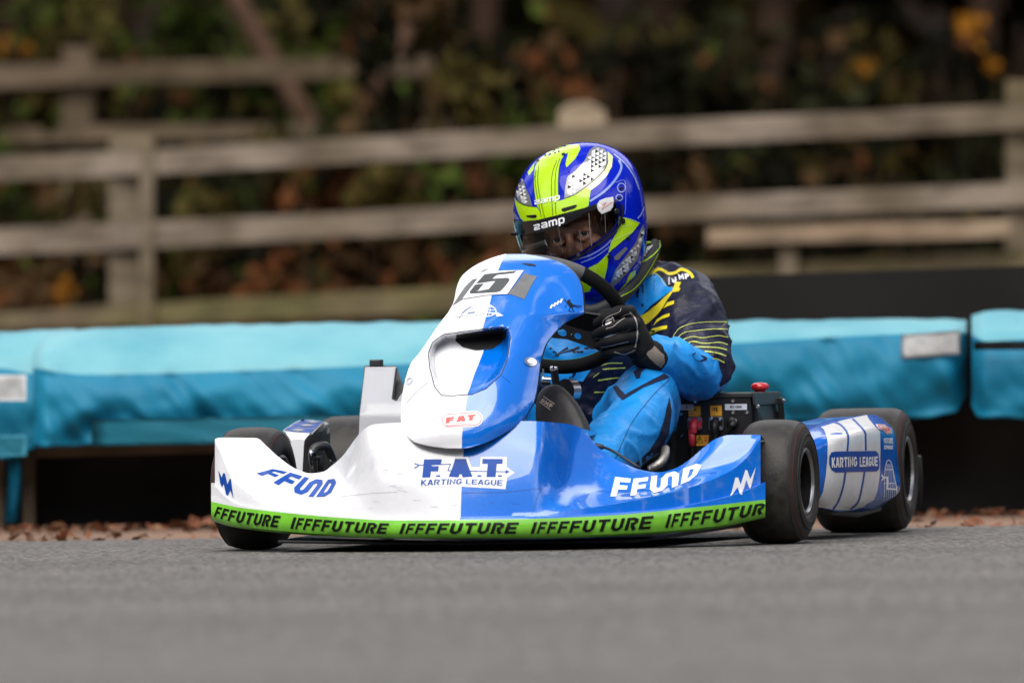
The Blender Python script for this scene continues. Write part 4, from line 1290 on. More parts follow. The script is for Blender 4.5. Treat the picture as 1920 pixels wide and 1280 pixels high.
for pl, w in ((((876, 590), (950, 590)), 1.5), (((866, 716), (970, 716)), 1.2), (((845, 640), (865, 665), (902, 662), (895, 765), (985, 770)), 3), (((845, 690), (865, 665)), 2.5), (((985, 745), (985, 800)), 2.2)):
    decal(bm, PB, ribbon(zp(*pl), w), 4, .0016, 5, PR)
pd([(330, 905), (345, 900), (342, 912)], 6, .0012); pd([(595, 845), (606, 843), (604, 862), (597, 866)], 6, .0012); pd([(500, 935), (540, 930), (530, 942)], 6, .0012)
pod = obj('side_pod', bm, [M['pod_blue'], M['black'], M['pod_grey'], M['logo_blue'], M['logo_white'], M['red'], M['label']], kart, sharp=40, recalc=False)
pod['label'] = 'side pod with grey stripes and lettering between the near wheels'
bm = bmesh.new()   # black underside lip of that pod
prism(bm, [K(1523, 944, .30), K(1560, 958, .37), K(1610, 960, .55), K(1655, 950, .78), K(1655, 944, .80) + Vector((-.14, 0, 0)), K(1523, 938, .30) + Vector((-.14, 0, 0))],
      [K(1523, 956, .31), K(1560, 967, .38), K(1610, 970, .56), K(1652, 958, .78), K(1650, 958, .80) + Vector((-.14, 0, 0)), K(1523, 956, .30) + Vector((-.14, 0, 0))], 0, .004)
obj('pod_underside', bm, M['black'], kart)
# right pod of the kart (left of the picture)
bm = bmesh.new()
zl = zoomed(520, 680, 5.819)
def Z3(p, k): 
    q = zl(p)[0]; return K(q[0], q[1], k)
sec = [  # front section, going round from the outer bottom over the top to the inner bottom
    [Z3(p, .20) for p in ((140, 1175), (150, 900), (165, 840), (285, 838), (290, 900), (275, 1190))],
    [Z3(p, .24) for p in ((120, 1170), (118, 830), (105, 760), (345, 765), (310, 860), (285, 1190))],
    [Z3(p, .34) for p in ((100, 1160), (95, 800), (85, 725), (375, 750), (400, 850), (400, 1180))],
    [Z3(p, .62) for p in ((180, 1160), (190, 700), (275, 625), (500, 650), (560, 720), (575, 1180))],
    [Z3(p, .74) for p in ((220, 1160), (225, 720), (300, 640), (480, 655), (530, 720), (545, 1180))]]
pr = col_interp(sec, 6)
pr = [[pr[j][i] for j in range(len(pr))] for i in range(len(pr[0]))]
vr = grid(bm, [[Vector(p) for p in spline(r, 5)] for r in pr])
bm.faces.new(vr[0][::-1]); bm.faces.new(vr[-1])
bmesh.ops.recalc_face_normals(bm, faces=bm.faces[:])
LB = bvh_of(bm)
for pts in (((85, 730), (135, 700), (415, 720), (352, 768), (150, 752)), ((150, 692), (200, 658), (465, 672), (425, 712)), ((215, 652), (272, 622), (495, 645), (475, 666))):
    decal(bm, LB, zl(*pts), 1, .0010, 5, 16.5)
for pts in (((140, 738), (230, 722), (300, 738), (230, 755)), ((240, 682), (330, 675), (405, 690), (300, 696)), ((300, 645), (380, 640), (455, 655), (370, 660))):
    decal(bm, LB, [zl(*pts)], 0, .0016, 5, 16.5)
decal(bm, LB, zl((290, 900), (300, 860), (500, 655), (560, 690), (578, 760), (578, 900), (570, 1180), (275, 1190)), 2, .0012, 6, 16.5)
decal(bm, LB, zl((350, 960), (470, 860), (515, 880), (580, 960), (590, 1180), (355, 1185)), 3, .0020, 6, 16.5)
pod = obj('side_pod', bm, [M['white'], M['logo_blue'], M['black'], M['dark']], kart, sharp=40, recalc=False)
pod['label'] = 'white side pod with blue striped top and open dark front behind the far front wheel'
bm = bmesh.new()   # the steering knuckle guard seen in the gap
tube(bm, [Z3((400, 1200), .06), Z3((365, 990), .06), Z3((380, 960), .06)], .006, 8, 1)
tube(bm, spline([Z3((375, 990), .07), Z3((420, 925), .08), Z3((500, 905), .09), Z3((545, 930), .10), Z3((600, 1060), .12), Z3((615, 1110), .12)], 5), .010, 10, 0)
tube(bm, [Z3((395, 1050), .08), Z3((465, 1025), .09), Z3((465, 1180), .09)], .006, 8, 0)
tube(bm, [Z3((540, 960), .11), Z3((610, 1150), .11)], .003, 8, 1)
obj('guard', bm, [M['lid'], M['chrome']], kart)

# ------------------------------------------------------------------ battery boxes
def flat(pts, k): return [K(x, y, k) for x, y in pts]
KB = .50
bm = bmesh.new()
f4 = flat([(1262, 748), (1408, 743), (1413, 884), (1262, 890)], KB)
b4 = [p + Vector((0, .285, 0)) for p in f4]; b4[1].x += .006; b4[2].x += .03; 
prism(bm, f4, b4, 0, .004)
prism(bm, flat([(1408, 752), (1414, 884), (1436, 884), (1418, 752)], KB+.02), flat([(1408, 752), (1414, 884), (1436, 884), (1418, 752)], KB+.028), 0, .001)
prism(bm, flat([(1458, 745), (1462, 884), (1482, 884), (1468, 745)], KB+.25), flat([(1458, 745), (1462, 884), (1482, 884), (1468, 745)], KB+.26), 0, .001)
BB = bvh_of(bm)
zb = zoomed(1250, 710, 6.736)
def bd(pts, mi, off=.0008): decal(bm, BB, zb(*pts), mi, off, 9)
bd([(165, 322), (342, 320), (342, 392), (168, 395)], 1, .0016); bd([(735, 318), (1015, 316), (1015, 390), (738, 394)], 1)
bd([(274, 342), (428, 344), (430, 470), (278, 474)], 2); bd([(550, 338), (696, 336), (700, 466), (553, 470)], 2)
bd([(375, 712), (535, 710), (522, 840), (372, 845)], 2)
text(bm, BB, '3', quadmap(*zb((238, 340), (264, 340), (264, 374), (238, 374))), 3, t=.16, off=.0022)
text(bm, BB, 'B2-068', quadmap(*zb((802, 336), (948, 336), (948, 368), (802, 370))), 3, t=.17, gap=.12, off=.0014)
text(bm, BB, '-VE', quadmap(*zb((572, 362), (650, 360), (650, 408), (572, 412))), 3, t=.22, gap=.12, off=.0014)
text(bm, BB, '+V', quadmap(*zb((318, 372), (376, 370), (376, 408), (318, 410))), 3, t=.2, gap=.12, off=.0014)
decal(bm, BB, ribbon(zb((418, 722), (376, 804), (462, 804)), 1.2, True), 3, .0014, 9)
decal(bm, BB, zb((428, 738), (402, 775), (415, 775), (400, 798), (432, 766), (418, 766)), 3, .0014, 9)
bd([(478, 730), (510, 730), (508, 742), (478, 742)], 4, .0014); bd([(478, 762), (508, 764), (508, 790), (478, 788)], 4, .0014)
for k in range(4): bd([(290, 414+12*k), (300+100*((k*37) % 10)/10, 412+12*k), (300+100*((k*37) % 10)/10, 418+12*k), (290, 420+12*k)], 1 if k % 2 else 3, .0015)
bd([(155, 884), (275, 880), (275, 888), (155, 890)], 5)
batt = obj('battery_box', bm, [M['box'], M['label'], M['orange'], M['ink'], M['red'], M['lid']], kart, smooth=False, recalc=False)
batt['label'] = 'black battery box with labels, plugs and a red stop button beside the driver'
bm = bmesh.new()
l0 = flat([(1258, 743), (1410, 740)], KB-.004)
lt = [l0[0], l0[1], l0[1] + Vector((.006, .295, .0)), l0[0] + Vector((0, .295, 0))]
prism(bm, [p + Vector((0, 0, .006)) for p in lt], [p - Vector((0, 0, .006)) for p in lt], 0, .003)
prism(bm, [lt[1] + Vector((0, 0, .004)), lt[2] + Vector((0, 0, .004)), lt[2] + Vector((.002, 0, -.022)), lt[1] + Vector((.002, 0, -.022))], [lt[1] + Vector((.004, 0, .004)), lt[2] + Vector((.004, 0, .004)), lt[2] + Vector((.007, 0, -.022)), lt[1] + Vector((.007, 0, -.022))], 0, .001)
obj('lid', bm, M['lid'], batt, smooth=False)
bm = bmesh.new()
c = lt[0] + Vector((.075, .06, .01))
box(bm, c + Vector((-.014, -.004, 0)), c + Vector((.014, .010, .005)), 0, None, .001)
for s in (-1, 1): box(bm, c + Vector((s*.014-.003, -.006, 0)), c + Vector((s*.014+.003, .012, .011)), 0, None, .001)
obj('latch', bm, M['black'], batt, smooth=False)
q = K(1425, 735, KB+.17)
bm = bmesh.new()
MZ = Matrix.Translation(q + Vector((0, 0, -.002))) @ Matrix.Rotation(R(-90), 4, 'Y')
lathe(bm, [(-.004, .012), (.006, .012), (.008, .0185), (.013, .0205), (.019, .019), (.0225, .013), (.0235, .001)], MZ, 28)
obj('stop_button', bm, M['red_btn'], batt)
bolts = [(362, 288), (838, 280), (185, 445), (840, 425), (1018, 425), (195, 722), (565, 508), (676, 512), (678, 618), (300, 512), (405, 515), (408, 625), (870, 525), (1150, 350), (1474, 280)]
for i, (x, y) in enumerate(bolts):
    px, py = zb((x, y))[0]
    kk = KB - (.001 if x < 1100 else (-.012 if x < 1300 else -.24)) - (.006 if 500 < y < 640 and x < 1000 else 0)
    p = K(px, py, kk)
    bm = bmesh.new()
    MB_ = Matrix.Translation(p) @ Matrix.Rotation(R(90), 4, 'Z')
    lathe(bm, [(.003, .0042), (-.001, .0042), (-.0028, .0034), (-.0028, .0018), (-.0012, .0016), (-.0012, .0003)], MB_, 14)
    obj('bolt', bm, M['chrome'], batt, sharp=40)
for (x0, y0, x1, y1, m_, nm) in ((272, 486, 445, 640, 'red_plug', 'red'), (537, 484, 712, 645, 'black', 'black')):
    bm = bmesh.new()
    o0 = [K(p[0], p[1], KB-.0005) for p in [zb(q)[0] for q in rounded(x0, y0, x1, y1, 26)]]
    prism(bm, [p + Vector((0, -.006, 0)) for p in o0], o0, 0)
    fr_ = [K(p[0], p[1], KB-.0068) for p in [zb(q)[0] for q in rounded(x0, y0, x1, y1, 26)]]
    tube(bm, fr_ + [fr_[0]], .0009, 6, 1, cap=False)
    cx = (x0+x1)/2 - 22
    p0 = zb((cx, (y0+y1)/2+5))[0]; p1 = zb((cx, y1+40))[0]
    limbm = bmesh.new()
    tube(bm, spline([K(p0[0], p0[1]-3, KB-.006), K(p0[0], p0[1], KB-.016), K(p0[0], p0[1]+7, KB-.02), K(p1[0], p1[1], KB-.02)], 5), .0085, 14, 0)
    limbm.free()
    obj('plug', bm, [M[m_], M['steel']], batt, sharp=50)['label'] = nm + ' power plug on the battery box'
bm = bmesh.new()
pts = [K(*zb((318, 640))[0], KB-.018), K(*zb((318, 760))[0], KB-.018), K(*zb((322, 850))[0], KB-.018)]
tube(bm, pts, .0078, 12, 0)
pts = [K(*zb((322, y))[0], KB-.018) for y in range(850, 1000, 6)]
tube(bm, pts, [.0052 if i % 2 else .0068 for i in range(len(pts))], 12, 1)
obj('cable', bm, [M['red_plug'], M['black']], batt); bm = bmesh.new()
tube(bm, spline([K(*zb((612, 640))[0], KB-.018), K(*zb((610, 760))[0], KB-.018), K(*zb((600, 900))[0], KB-.018)], 5), .0075, 12, 1)
obj('cable', bm, [M['black'], M['black']], batt); bm = bmesh.new()
tube(bm, spline([K(*zb((850, 560))[0], KB-.02), K(*zb((820, 600))[0], KB-.026), K(*zb((770, 680))[0], KB-.024), K(*zb((735, 800))[0], KB-.02)], 5), [.009]*6+[.006]*10, 12, 1)
lathe(bm, [(.002, .0125), (-.008, .0125), (-.010, .0105), (-.010, .001)], Matrix.Translation(K(*zb((825, 550))[0], KB)) @ Matrix.Rotation(R(90), 4, 'Z'), 18, 1)
obj('cable', bm, [M['red_plug'], M['black']], batt)
bm = bmesh.new()   # upright strip at the inner edge of the box
slabp = flat([(1258, 758), (1262, 758), (1264, 890), (1259, 890)], KB-.03)
prism(bm, slabp, [p + Vector((0, .03, 0)) for p in slabp])
obj('bracket', bm, M['lid'], batt, smooth=False)
# other box with its white cover (left of the steering fairing)
bm = bmesh.new()
zl2 = zoomed(520, 680, 5.819)
cover = zl2((958, 45), (1300, 48), (1285, 150), (1258, 395), (1290, 420), (1390, 275), (1520, 260), (1520, 900), (885, 900), (905, 520), (930, 300))
KC = .36
fc = [K(x, y, KC + .10*smooth01((790-y)/45)*1.0) for x, y in cover]
fc = [K(x, y, KC + .06*(1 - smooth01((y-770)/40))) for x, y in cover]
bmw = bmesh.new()
ck = lambda y: KC + (.0011*(774-y) if y < 774 else -.0002*(y-774))     # leans back, bent low down
rows = []
for y, a, b in ((687.5, 684.6, 743.5), (700, 683.4, 741.5), (725, 680.5, 738), (748, 678, 736), (752, 677.5, 765), (772, 675, 800), (777, 674.6, 800), (785, 674.2, 800), (800, 673.5, 800), (830, 672.5, 800)):
    kk = ck(y)
    rows.append([K(a+(b-a)*i/8, y, kk) for i in range(9)])
grid(bm, rows)
fr = [K(758, 727, ck(727)), K(800, 727, ck(727)), K(800, 752, ck(752)-.0005), K(744, 752, ck(752)-.0005)]
bm.faces.new([bm.verts.new(p) for p in fr])
bmesh.ops.solidify(bm, geom=bm.faces[:], thickness=-.003)
cov = obj('battery_cover', bm, M['white'], kart, sharp=50)
cov['label'] = 'upright white battery cover with a black edge, left of the steering fairing'
bm = bmesh.new()
o_ = zl2((950, 30), (1300, 32), (1312, 60), (1375, 265), (1290, 400), (1280, 600), (1280, 900), (878, 900), (898, 520), (922, 300))
prism(bm, [K(x, y, ck(y)+.035) for x, y in o_], [K(x, y, .60) for x, y in o_], 0, .0)
box(bm, K(702, 684, KC+.10) + Vector((-.012, 0, -.004)), K(702, 684, KC+.10) + Vector((.014, .03, .012)), 0, None, .003)
tube(bm, [K(1300*0+520+1300/5.819, 680+60/5.819, ck(690)), K(520+1258/5.819, 680+395/5.819, ck(747)), K(520+1290/5.819, 680+415/5.819, ck(751)), K(520+1390/5.819, 680+268/5.819, ck(726))], .0025, 6)
obj('edge', bm, M['lid'], cov, smooth=False)

# ------------------------------------------------------------------ steering wheel, column, pedals, seat, rear bumper
SC = K(1022, 590, .235); SRAD = .170
tS = Vector((0, -.745, .667)); xS = Vector((1, 0, -.03)).normalized()
def rimp(a, r=SRAD, off=0):
    n = xS.cross(tS)
    return SC + xS*(r*math.cos(a)) + tS*(r*math.sin(a)) + n*off
M['suede'] = mat('black_suede', (.008, .008, .008), .9, spec=.12, bump=.2, bscale=300)
M['grip'] = mat('grey_grip', (.085, .085, .085), .6, bump=.5, bscale=420, bdist=.002)
M['stitch'] = mat('green_stitch', (.08, .5, .05), .6)
sw = empty('steering_wheel', Matrix.Translation(SC), '', '')
for k in ('label', 'category'): del sw[k]
sw.parent = kart; sw.matrix_basis = Matrix.Translation(SC)
def swo(name, bm, m, **k):
    return obj(name, bm, m, sw, offset=-SC, **k)
bm = bmesh.new()
N = 96
pts = [rimp(2*math.pi*k/N) for k in range(N+1)]
v = tube(bm, pts, .0155, 14, 0, cap=False)
faces = list(bm.faces)
for i in range(N):
    a = 360*i/N
    for k in range(14):
        if 52 < a < 100: faces[i*14+k].material_index = 1
swo('rim', bm, [M['suede'], M['grip']])
bm = bmesh.new()
nS = xS.cross(tS)
for i in range(70):      # stitching along the lower rim
    a = R(240 + i*1.3)
    p = rimp(a, SRAD-.004, -.0145) ; q_ = rimp(a + R(.9), SRAD-.010, -.0125)
    tube(bm, [p, q_], .0009, 4)
swo('stitching', bm, M['stitch'])
bm = bmesh.new()
def spoke(a0, a1):
    out = [rimp(R(a0), .155, .012), rimp(R(a1), .155, .012), rimp(R((a0*.4+a1*.6)), .03, .02), rimp(R(a0*.6+a1*.4), .03, .02)]
    prism(bm, out, [p + nS*.005 for p in out], 0, .001)
o0 = [rimp(R(a), r_, .006) for a, r_ in ((2, .158), (-18, .158), (-40, .05), (-100, .05), (-150, .05), (180+18, .158), (180-2, .158), (140, .05), (90, .04), (40, .05))]
prism(bm, o0, [p + nS*.006 for p in o0], 0, .001)
swo('spoke_plate', bm, M['black_gloss'], smooth=False)
bm = bmesh.new()
tube(bm, [SC, SC - nS*(-.0) + Vector((0, -.10, -.085)), Vector((0.0, -.12, .10))], .012, 10)
lathe(bm, [(-.02, .03), (.02, .03), (.022, .001)], Matrix.Translation(SC) @ (nS.to_track_quat('X', 'Z')).to_matrix().to_4x4(), 20)
swo('column', bm, M['steel'])
bm = bmesh.new()   # black spoke seen through the cut of the fairing, with its oval windows
zs = zoomed(980, 460, 2.91)
ko = .17
out = zs((165, 480), (225, 430), (400, 482), (520, 540), (520, 590), (380, 560), (240, 512), (160, 505))
hole1 = ell(*zs((215, 475))[0], 9, 6.5, 25, 14); hole2 = ell(*zs((300, 494))[0], 7, 5.5, 25, 14)
tr = tessellate_polygon([[Vector((p[0], p[1], 0)) for p in l] for l in (out, hole1, hole2)])
fl = out + hole1 + hole2
vv = [bm.verts.new(K(p[0], p[1], ko + .05*(p[0]-1030)/120)) for p in fl]
for t in tr:
    bm.faces.new([vv[i] for i in t])
bmesh.ops.recalc_face_normals(bm, faces=bm.faces[:])
bmesh.ops.solidify(bm, geom=bm.faces[:], thickness=.004)
lathe(bm, [(.001, .0045), (-.002, .0045), (-.003, .003), (-.003, .0005)], Matrix.Translation(K(*zs((260, 486))[0], ko+.016)) @ Matrix.Rotation(R(90), 4, 'Z'), 12, 1)
swo('spoke', bm, [M['black_gloss'], M['chrome']], smooth=False)
bm = bmesh.new()   # brake reservoir and chrome headed pin seen beside the fairing
zr = zoomed(980, 660, 8)
tube(bm, [K(*zr((470, 250))[0], .10), K(*zr((500, 480))[0], .10)], .0085, 12, 1)
lathe(bm, [(-.006, .0085), (.001, .0095), (.004, .008), (.005, .0005)], Matrix.Translation(K(*zr((470, 240))[0], .10)) @ Matrix.Rotation(R(-80), 4, 'Y'), 18, 0)
tube(bm, [K(*zr((300, 430))[0], .11), K(*zr((430, 440))[0], .11)], .010, 12, 0)
tube(bm, [K(*zr((305, 250))[0], .11), K(*zr((305, 440))[0], .11)], .002, 8, 0)
obj('column_pin', bm, [M['chrome'], M['black_gloss']], kart, sharp=40)
bm = bmesh.new()
lathe(bm, [(-.012, .004), (-.012, .026), (.012, .026), (.012, .012), (.004, .010)], Matrix.Translation(K(*zr((690, 580))[0], .14)) @ Matrix.Rotation(R(62), 4, 'Z'), 28, 0, [0, 1, 0, 0])
obj('column_bush', bm, [M['black'], M['steel']], kart, sharp=40)
for s in (-1, 1):
    bm = bmesh.new()
    tube(bm, [(s*.13, -.10, .06), (s*.13, -.12, .20)], .008, 8)
    tube(bm, [(s*.13-.035, -.115, .19), (s*.13+.035, -.115, .19)], .010, 8)
    obj('pedal', bm, M['steel'], kart)
M['carbon'] = mat('seat_shell', (.02, .02, .022), .3, coat=.4)
bm = bmesh.new()
rows = []
for t in [k/16 for k in range(17)]:
    if t < .45:
        s = t/.45; c = Vector((0, .42 + .42*s, .075 - .02*s)); wd = .19; nrm = Vector((0, 0, 1))
    else:
        s = (t-.45)/.55; c = Vector((0, .84 + .14*s + .05*math.sin(s*1.57), .055 + .45*s)); wd = .19 + .02*s - .06*s*s
    hug = .16*(1-abs(2*t-.9)*.5)
    r_ = []
    for i in range(17):
        u = 2*i/16-1
        up = hug*abs(u)**3
        r_.append(c + Vector((wd*u, -up*.75 if t > .45 else 0, up*.8 if t <= .55 else up*.1)))
    rows.append(r_)
grid(bm, rows); bmesh.ops.recalc_face_normals(bm, faces=bm.faces[:]); bmesh.ops.solidify(bm, geom=bm.faces[:], thickness=.006)
obj('seat', bm, M['carbon'], kart)
bm = bmesh.new()   # wrap-round rear bumper, one end shows behind the near rear wheel
zz = [(-.70, 1.08), (-.68, 1.26), (-.4, 1.28), (.4, 1.28), (.68, 1.26), (.72, 1.22)]
end = [K(1690, 851, 1.235), K(1729, 853, 1.235), K(1732, 900, 1.235), K(1729, 949, 1.235), K(1690, 951, 1.235)]
prism(bm, [Vector((-.64, 1.24, .10)), Vector((.60, 1.24, .10)), Vector((.60, 1.24, .20)), Vector((-.64, 1.24, .20))], [Vector((-.64, 1.29, .10)), Vector((.60, 1.29, .10)), Vector((.60, 1.29, .20)), Vector((-.64, 1.29, .20))], 0, .012)
prism(bm, end, [p + Vector((-.02, .05, 0)) for p in end], 0, .004)
obj('rear_bumper', bm, M['black'], kart)
bm = bmesh.new()   # braided hose at the sill and the bright lip beside the driver's foot
zt = zoomed(980, 460, 2.91)
tube(bm, spline([K(*zt((690, 1225))[0], .10), K(*zt((745, 1190))[0], .10), K(*zt((775, 1150))[0], .12), K(*zt((780, 1110))[0], .16)], 6), .0095, 12, 0)
hose_bm = bm; bm = bmesh.new()
tube(bm, spline([K(*zt((395, 1090))[0], -.10), K(*zt((430, 1098))[0], -.10), K(*zt((490, 1120))[0], -.09), K(*zt((640, 1215))[0], -.09)], 6), [.0055]*8 + [.003]*11, 10, 0)
M['braid'] = mat('braided_hose', (.35, .33, .30), .35, metal=.8, bump=.8, bscale=350)
obj('hose', hose_bm, M['braid'], kart)
obj('sill_trim', bm, M['lid'], kart)
# ================================================================== the driver
PB0 = Vector((0, .80, .12))
person = empty('person', KM @ Matrix.Translation(PB0), 'person in navy and blue racing suit and lime helmet, steering the kart', 'person')
def po(name, bm, m, par=None, **k):
    return obj(name, bm, m, par or person, offset=-PB0, **k)
M['skin'] = mat('skin', (.50, .225, .15), .38, var=.3, vscale=40, bump=.15, bscale=300)
M['lip'] = mat('lip', (.16, .06, .045), .45)
M['eye_white'] = mat('eye_white', (.85, .83, .80), .25)
M['iris'] = mat('iris', (.012, .008, .006), .12)
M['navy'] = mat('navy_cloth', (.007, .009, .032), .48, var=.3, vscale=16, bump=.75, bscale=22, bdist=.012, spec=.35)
M['sky_cloth'] = mat('blue_cloth', (.006, .28, .76), .42, var=.16, vscale=10, bump=.7, bscale=22, bdist=.010, spec=.5)
M['yellow'] = mat('yellow_print', (.72, .60, .015), .5)
M['lime_line'] = mat('lime_print', (.60, .68, .12), .5)
M['navy_print'] = mat('navy_print', (.009, .012, .040), .6, spec=.3)
M['white_print'] = mat('white_print', (.72, .74, .78), .5)
M['sky_print'] = mat('blue_print', (.006, .29, .76), .5, bump=.35, bscale=16, bdist=.008)
M['glove'] = mat('black_glove', (.007, .007, .008), .75, bump=.3, bscale=90, bdist=.002, spec=.25)
M['glove_line'] = mat('grey_piping', (.42, .39, .36), .6)
M['suede_grey'] = mat('grey_suede', (.20, .17, .145), .9, var=.25, vscale=40, bump=.3, bscale=200)
M['boot'] = mat('worn_sole', (.030, .026, .024), .5, var=.5, vscale=45, bump=.35, bscale=70, bdist=.002)

# joints in the kart frame
HIP = Vector((0, .76, .155)); 
SHL = K(1278, 566, .67); ELL = K(1318, 692, .50); WRL = K(1218, 664, .285)
SHR = Vector((-SHL.x+.045, SHL.y, SHL.z-.02)); ELR = Vector((-.235, .50, .36)); WRR = Vector((-.17, .33, .34))
NECK = K(1120, 560, .66); CHEST = K(1130, 640, .72)
KNL = K(1206, 728, .30); ANL = K(1108, 862, -.02)
KNR = Vector((-KNL.x+.01, .30, KNL.z)); ANR = Vector((-.13, -.02, .13))
HC = K(1086, 425, .545)
# face frame: x to the picture's right, y forward out of the face, z up
eL, eR = K(1040, 451, .436), K(1097, 437.5, .432)
fx = (eR-eL).normalized(); fy = Vector((-.10, -.97, -.22)); fy = (fy - fx*fy.dot(fx)).normalized(); fz = fx.cross(-fy).normalized() * 1
if fz.z < 0: fz = -fz
E0 = (eL+eR)/2
FM = Matrix((fx, fy, fz)).transposed().to_4x4(); FM.translation = E0
def F(x, y, z): return FM @ Vector((x, y, z))
FR = Matrix((fx, fy, fz)).transposed()

# ---- the body: one continuous skin
bm = bmesh.new()
limb(bm, [(HIP, .105), ((HIP+CHEST)/2 + Vector((0, .03, 0)), .10), (CHEST, .105), (CHEST + (NECK-CHEST)*.6, .09), (NECK, .052), (F(0, -.12, -.05), .05)])
for sh, el, wr in ((SHL, ELL, WRL), (SHR, ELR, WRR)):
    limb(bm, [(CHEST + (NECK-CHEST)*.55, .06), (sh, .052), ((sh+el)/2, .044), (el, .036), ((el+wr)/2, .036), (wr, .026)])
for kn, an, sx in ((KNL, ANL, 1), (KNR, ANR, -1)):
    limb(bm, [(HIP + Vector((sx*.08, 0, 0)), .080), ((HIP+kn)/2 + Vector((sx*.05, .01, -.005)), .056), (kn + Vector((0, .03, -.015)), .042), ((kn+an)/2 + Vector((.012*sx, .03, -.015)), .040), (an, .030), (an + Vector((0, -.05, .02)), .026)])
body0 = remesh(bm, .011, 3)
bm = bmesh.new(); merge(bm, body0)
def fb(c, r): ball(bm, F(*c), r, FR, 20)
fb((0, -.100, .030), (.074, .092, .100)); fb((0, -.062, -.055), (.058, .060, .072)); fb((0, -.10, -.03), (.066, .075, .08))
limb(bm, [(F(-.046, -.016, .020), .010), (F(-.022, -.004, .019), .012), (F(0, -.003, .014), .011), (F(.022, -.004, .019), .012), (F(.046, -.016, .020), .010)], 4)
limb(bm, [(F(0, .001, .008), .0085), (F(0, .010, -.012), .0095), (F(0, .020, -.030), .0125), (F(0, .019, -.040), .012)], 4)
for s in (-1, 1):
    fb((s*.0125, .010, -.040), (.0095, .010, .0085))
    fb((s*.040, -.022, -.030), (.026, .022, .024))
    limb(bm, [(F(s*.014, -.008, .004), .004), (F(s*.026, -.0010, .0078), .0052), (F(s*.038, -.0025, .0072), .0052), (F(s*.047, -.012, .001), .005)], 4)
    limb(bm, [(F(s*.016, -.006, -.007), .0045), (F(s*.030, -.002, -.0125), .0050), (F(s*.045, -.010, -.006), .005)], 4)
    fb((s*.072, -.10, -.012), (.012, .022, .032))
limb(bm, [(F(-.022, -.012, -.067), .006), (F(0, -.002, -.064), .0075), (F(.022, -.012, -.067), .006)], 4)
limb(bm, [(F(-.020, -.014, -.075), .006), (F(0, -.004, -.077), .008), (F(.020, -.014, -.075), .006)], 4)
fb((0, -.022, -.105), (.026, .022, .02))
head = remesh(bm, .0034, 3, .45)
body = po('body', head, M['skin'])
for s in (-1, 1):
    bm = bmesh.new()
    c = F(s*.0315, -.0138, -.0005)
    ball(bm, c, (.0128,)*3, FR, 28)
    # iris and pupil, turned to the camera
    d = ((KO - c).normalized() + fx*(-.12)).normalized()
    q = d.to_track_quat('X', 'Z').to_matrix().to_4x4()
    lathe(bm, [(.0108, .0070), (.0122, .0058), (.0131, .003), (.0132, .0004)], Matrix.Translation(c) @ q, 20, 1)
    po('eye', bm, [M['eye_white'], M['iris']], body).parent = body

# ---- racing suit
def cloth_noise(bm, amp, sc, seed, axis=None, k=.45):
    """creases: warped ridges, drawn out along the limb when an axis is given"""
    bm.normal_update()
    ax = axis.normalized() if axis is not None else None
    so = Vector((seed*3.1, seed*1.7, seed))
    for v in bm.verts:
        p = v.co.copy()
        if ax is not None: p = p - ax*(p.dot(ax)*(1-k))
        p = p*sc
        p += Vector((noise.noise(p*.8+so), noise.noise(p*.8-so), noise.noise(p*.8+so*2)))*.55
        r1 = 1-abs(noise.noise(p+so)); r2 = 1-abs(noise.noise(p*1.9-so))
        v.co += v.normal * amp*((r1**4)*1.5 + (r2**5)*.8 - .75 + .5*noise.noise(p*.45))
    bmesh.ops.smooth_vert(bm, verts=bm.verts[:], factor=.35, use_axis_x=True, use_axis_y=True, use_axis_z=True)
bm = bmesh.new()
limb(bm, [(HIP + Vector((0, -.02, .0)), .135), (HIP + Vector((0, -.02, .12)), .14), (CHEST + Vector((0, -.01, -.02)), .145), (CHEST + (NECK-CHEST)*.45, .135), (CHEST + (NECK-CHEST)*.8, .10)], 8, 24)
for s in (-1, 1):
    limb(bm, [(CHEST + Vector((s*.08, .0, -.10)), .11), (CHEST + Vector((s*.09, -.02, 0)), .115), (CHEST + Vector((s*.10, 0, .06)), .10)], 6, 20)
    sh = SHL if s > 0 else SHR
    limb(bm, [(NECK + Vector((s*.03, .02, -.02)), .06), ((NECK+sh)/2 + Vector((0, .01, .012)), .074), (sh + Vector((0, 0, .0)), .078)], 6, 20)
limb(bm, [(NECK + Vector((0, .02, -.06)), .075), (NECK + Vector((0, .01, -.012)), .068)], 5, 20)
for sh, el in ((SHL, ELL), (SHR, ELR)):
    limb(bm, [(sh, .079), (sh*.7+el*.3 + Vector((0, 0, .0)), .080), (sh*.4+el*.6, .075), (el + Vector((0, .0, .012)), .066)], 6, 20)
suit = remesh(bm, .0075, 5)
cloth_noise(suit, .0095, 11, 3, SHL-ELL+Vector((.2, 0, .1)), .8)
SB = bvh_of(suit)
zv = zoomed(1180, 480, 5.82); zu = zoomed(980, 460, 2.91)
def sdc(pts, mi, off=.0012, cell=6): decal(suit, SB, pts, mi, off, cell, 16.4)
def sline(pts, w, mi, off=.0016): sdc(ribbon([tuple(q) for q in spline(pts, 4)], w), mi, off, 6)
# light blue chest panel and what shows through the steering wheel
sdc(zu((110, 470), (330, 380), (560, 270), (640, 190), (720, 150), (760, 180), (790, 225), (830, 235), (700, 330), (640, 390), (600, 470), (430, 590), (330, 740), (100, 740)), 1, .0012, 8)
for pl, w in ((((250, 560), (180, 600), (310, 560)), 5), (((300, 400), (290, 470)), 6), (((400, 350), (360, 420)), 6), (((620, 215), (655, 220), (655, 260)), 3)):
    sdc(ribbon(zu(*pl), w), 4, .0018)
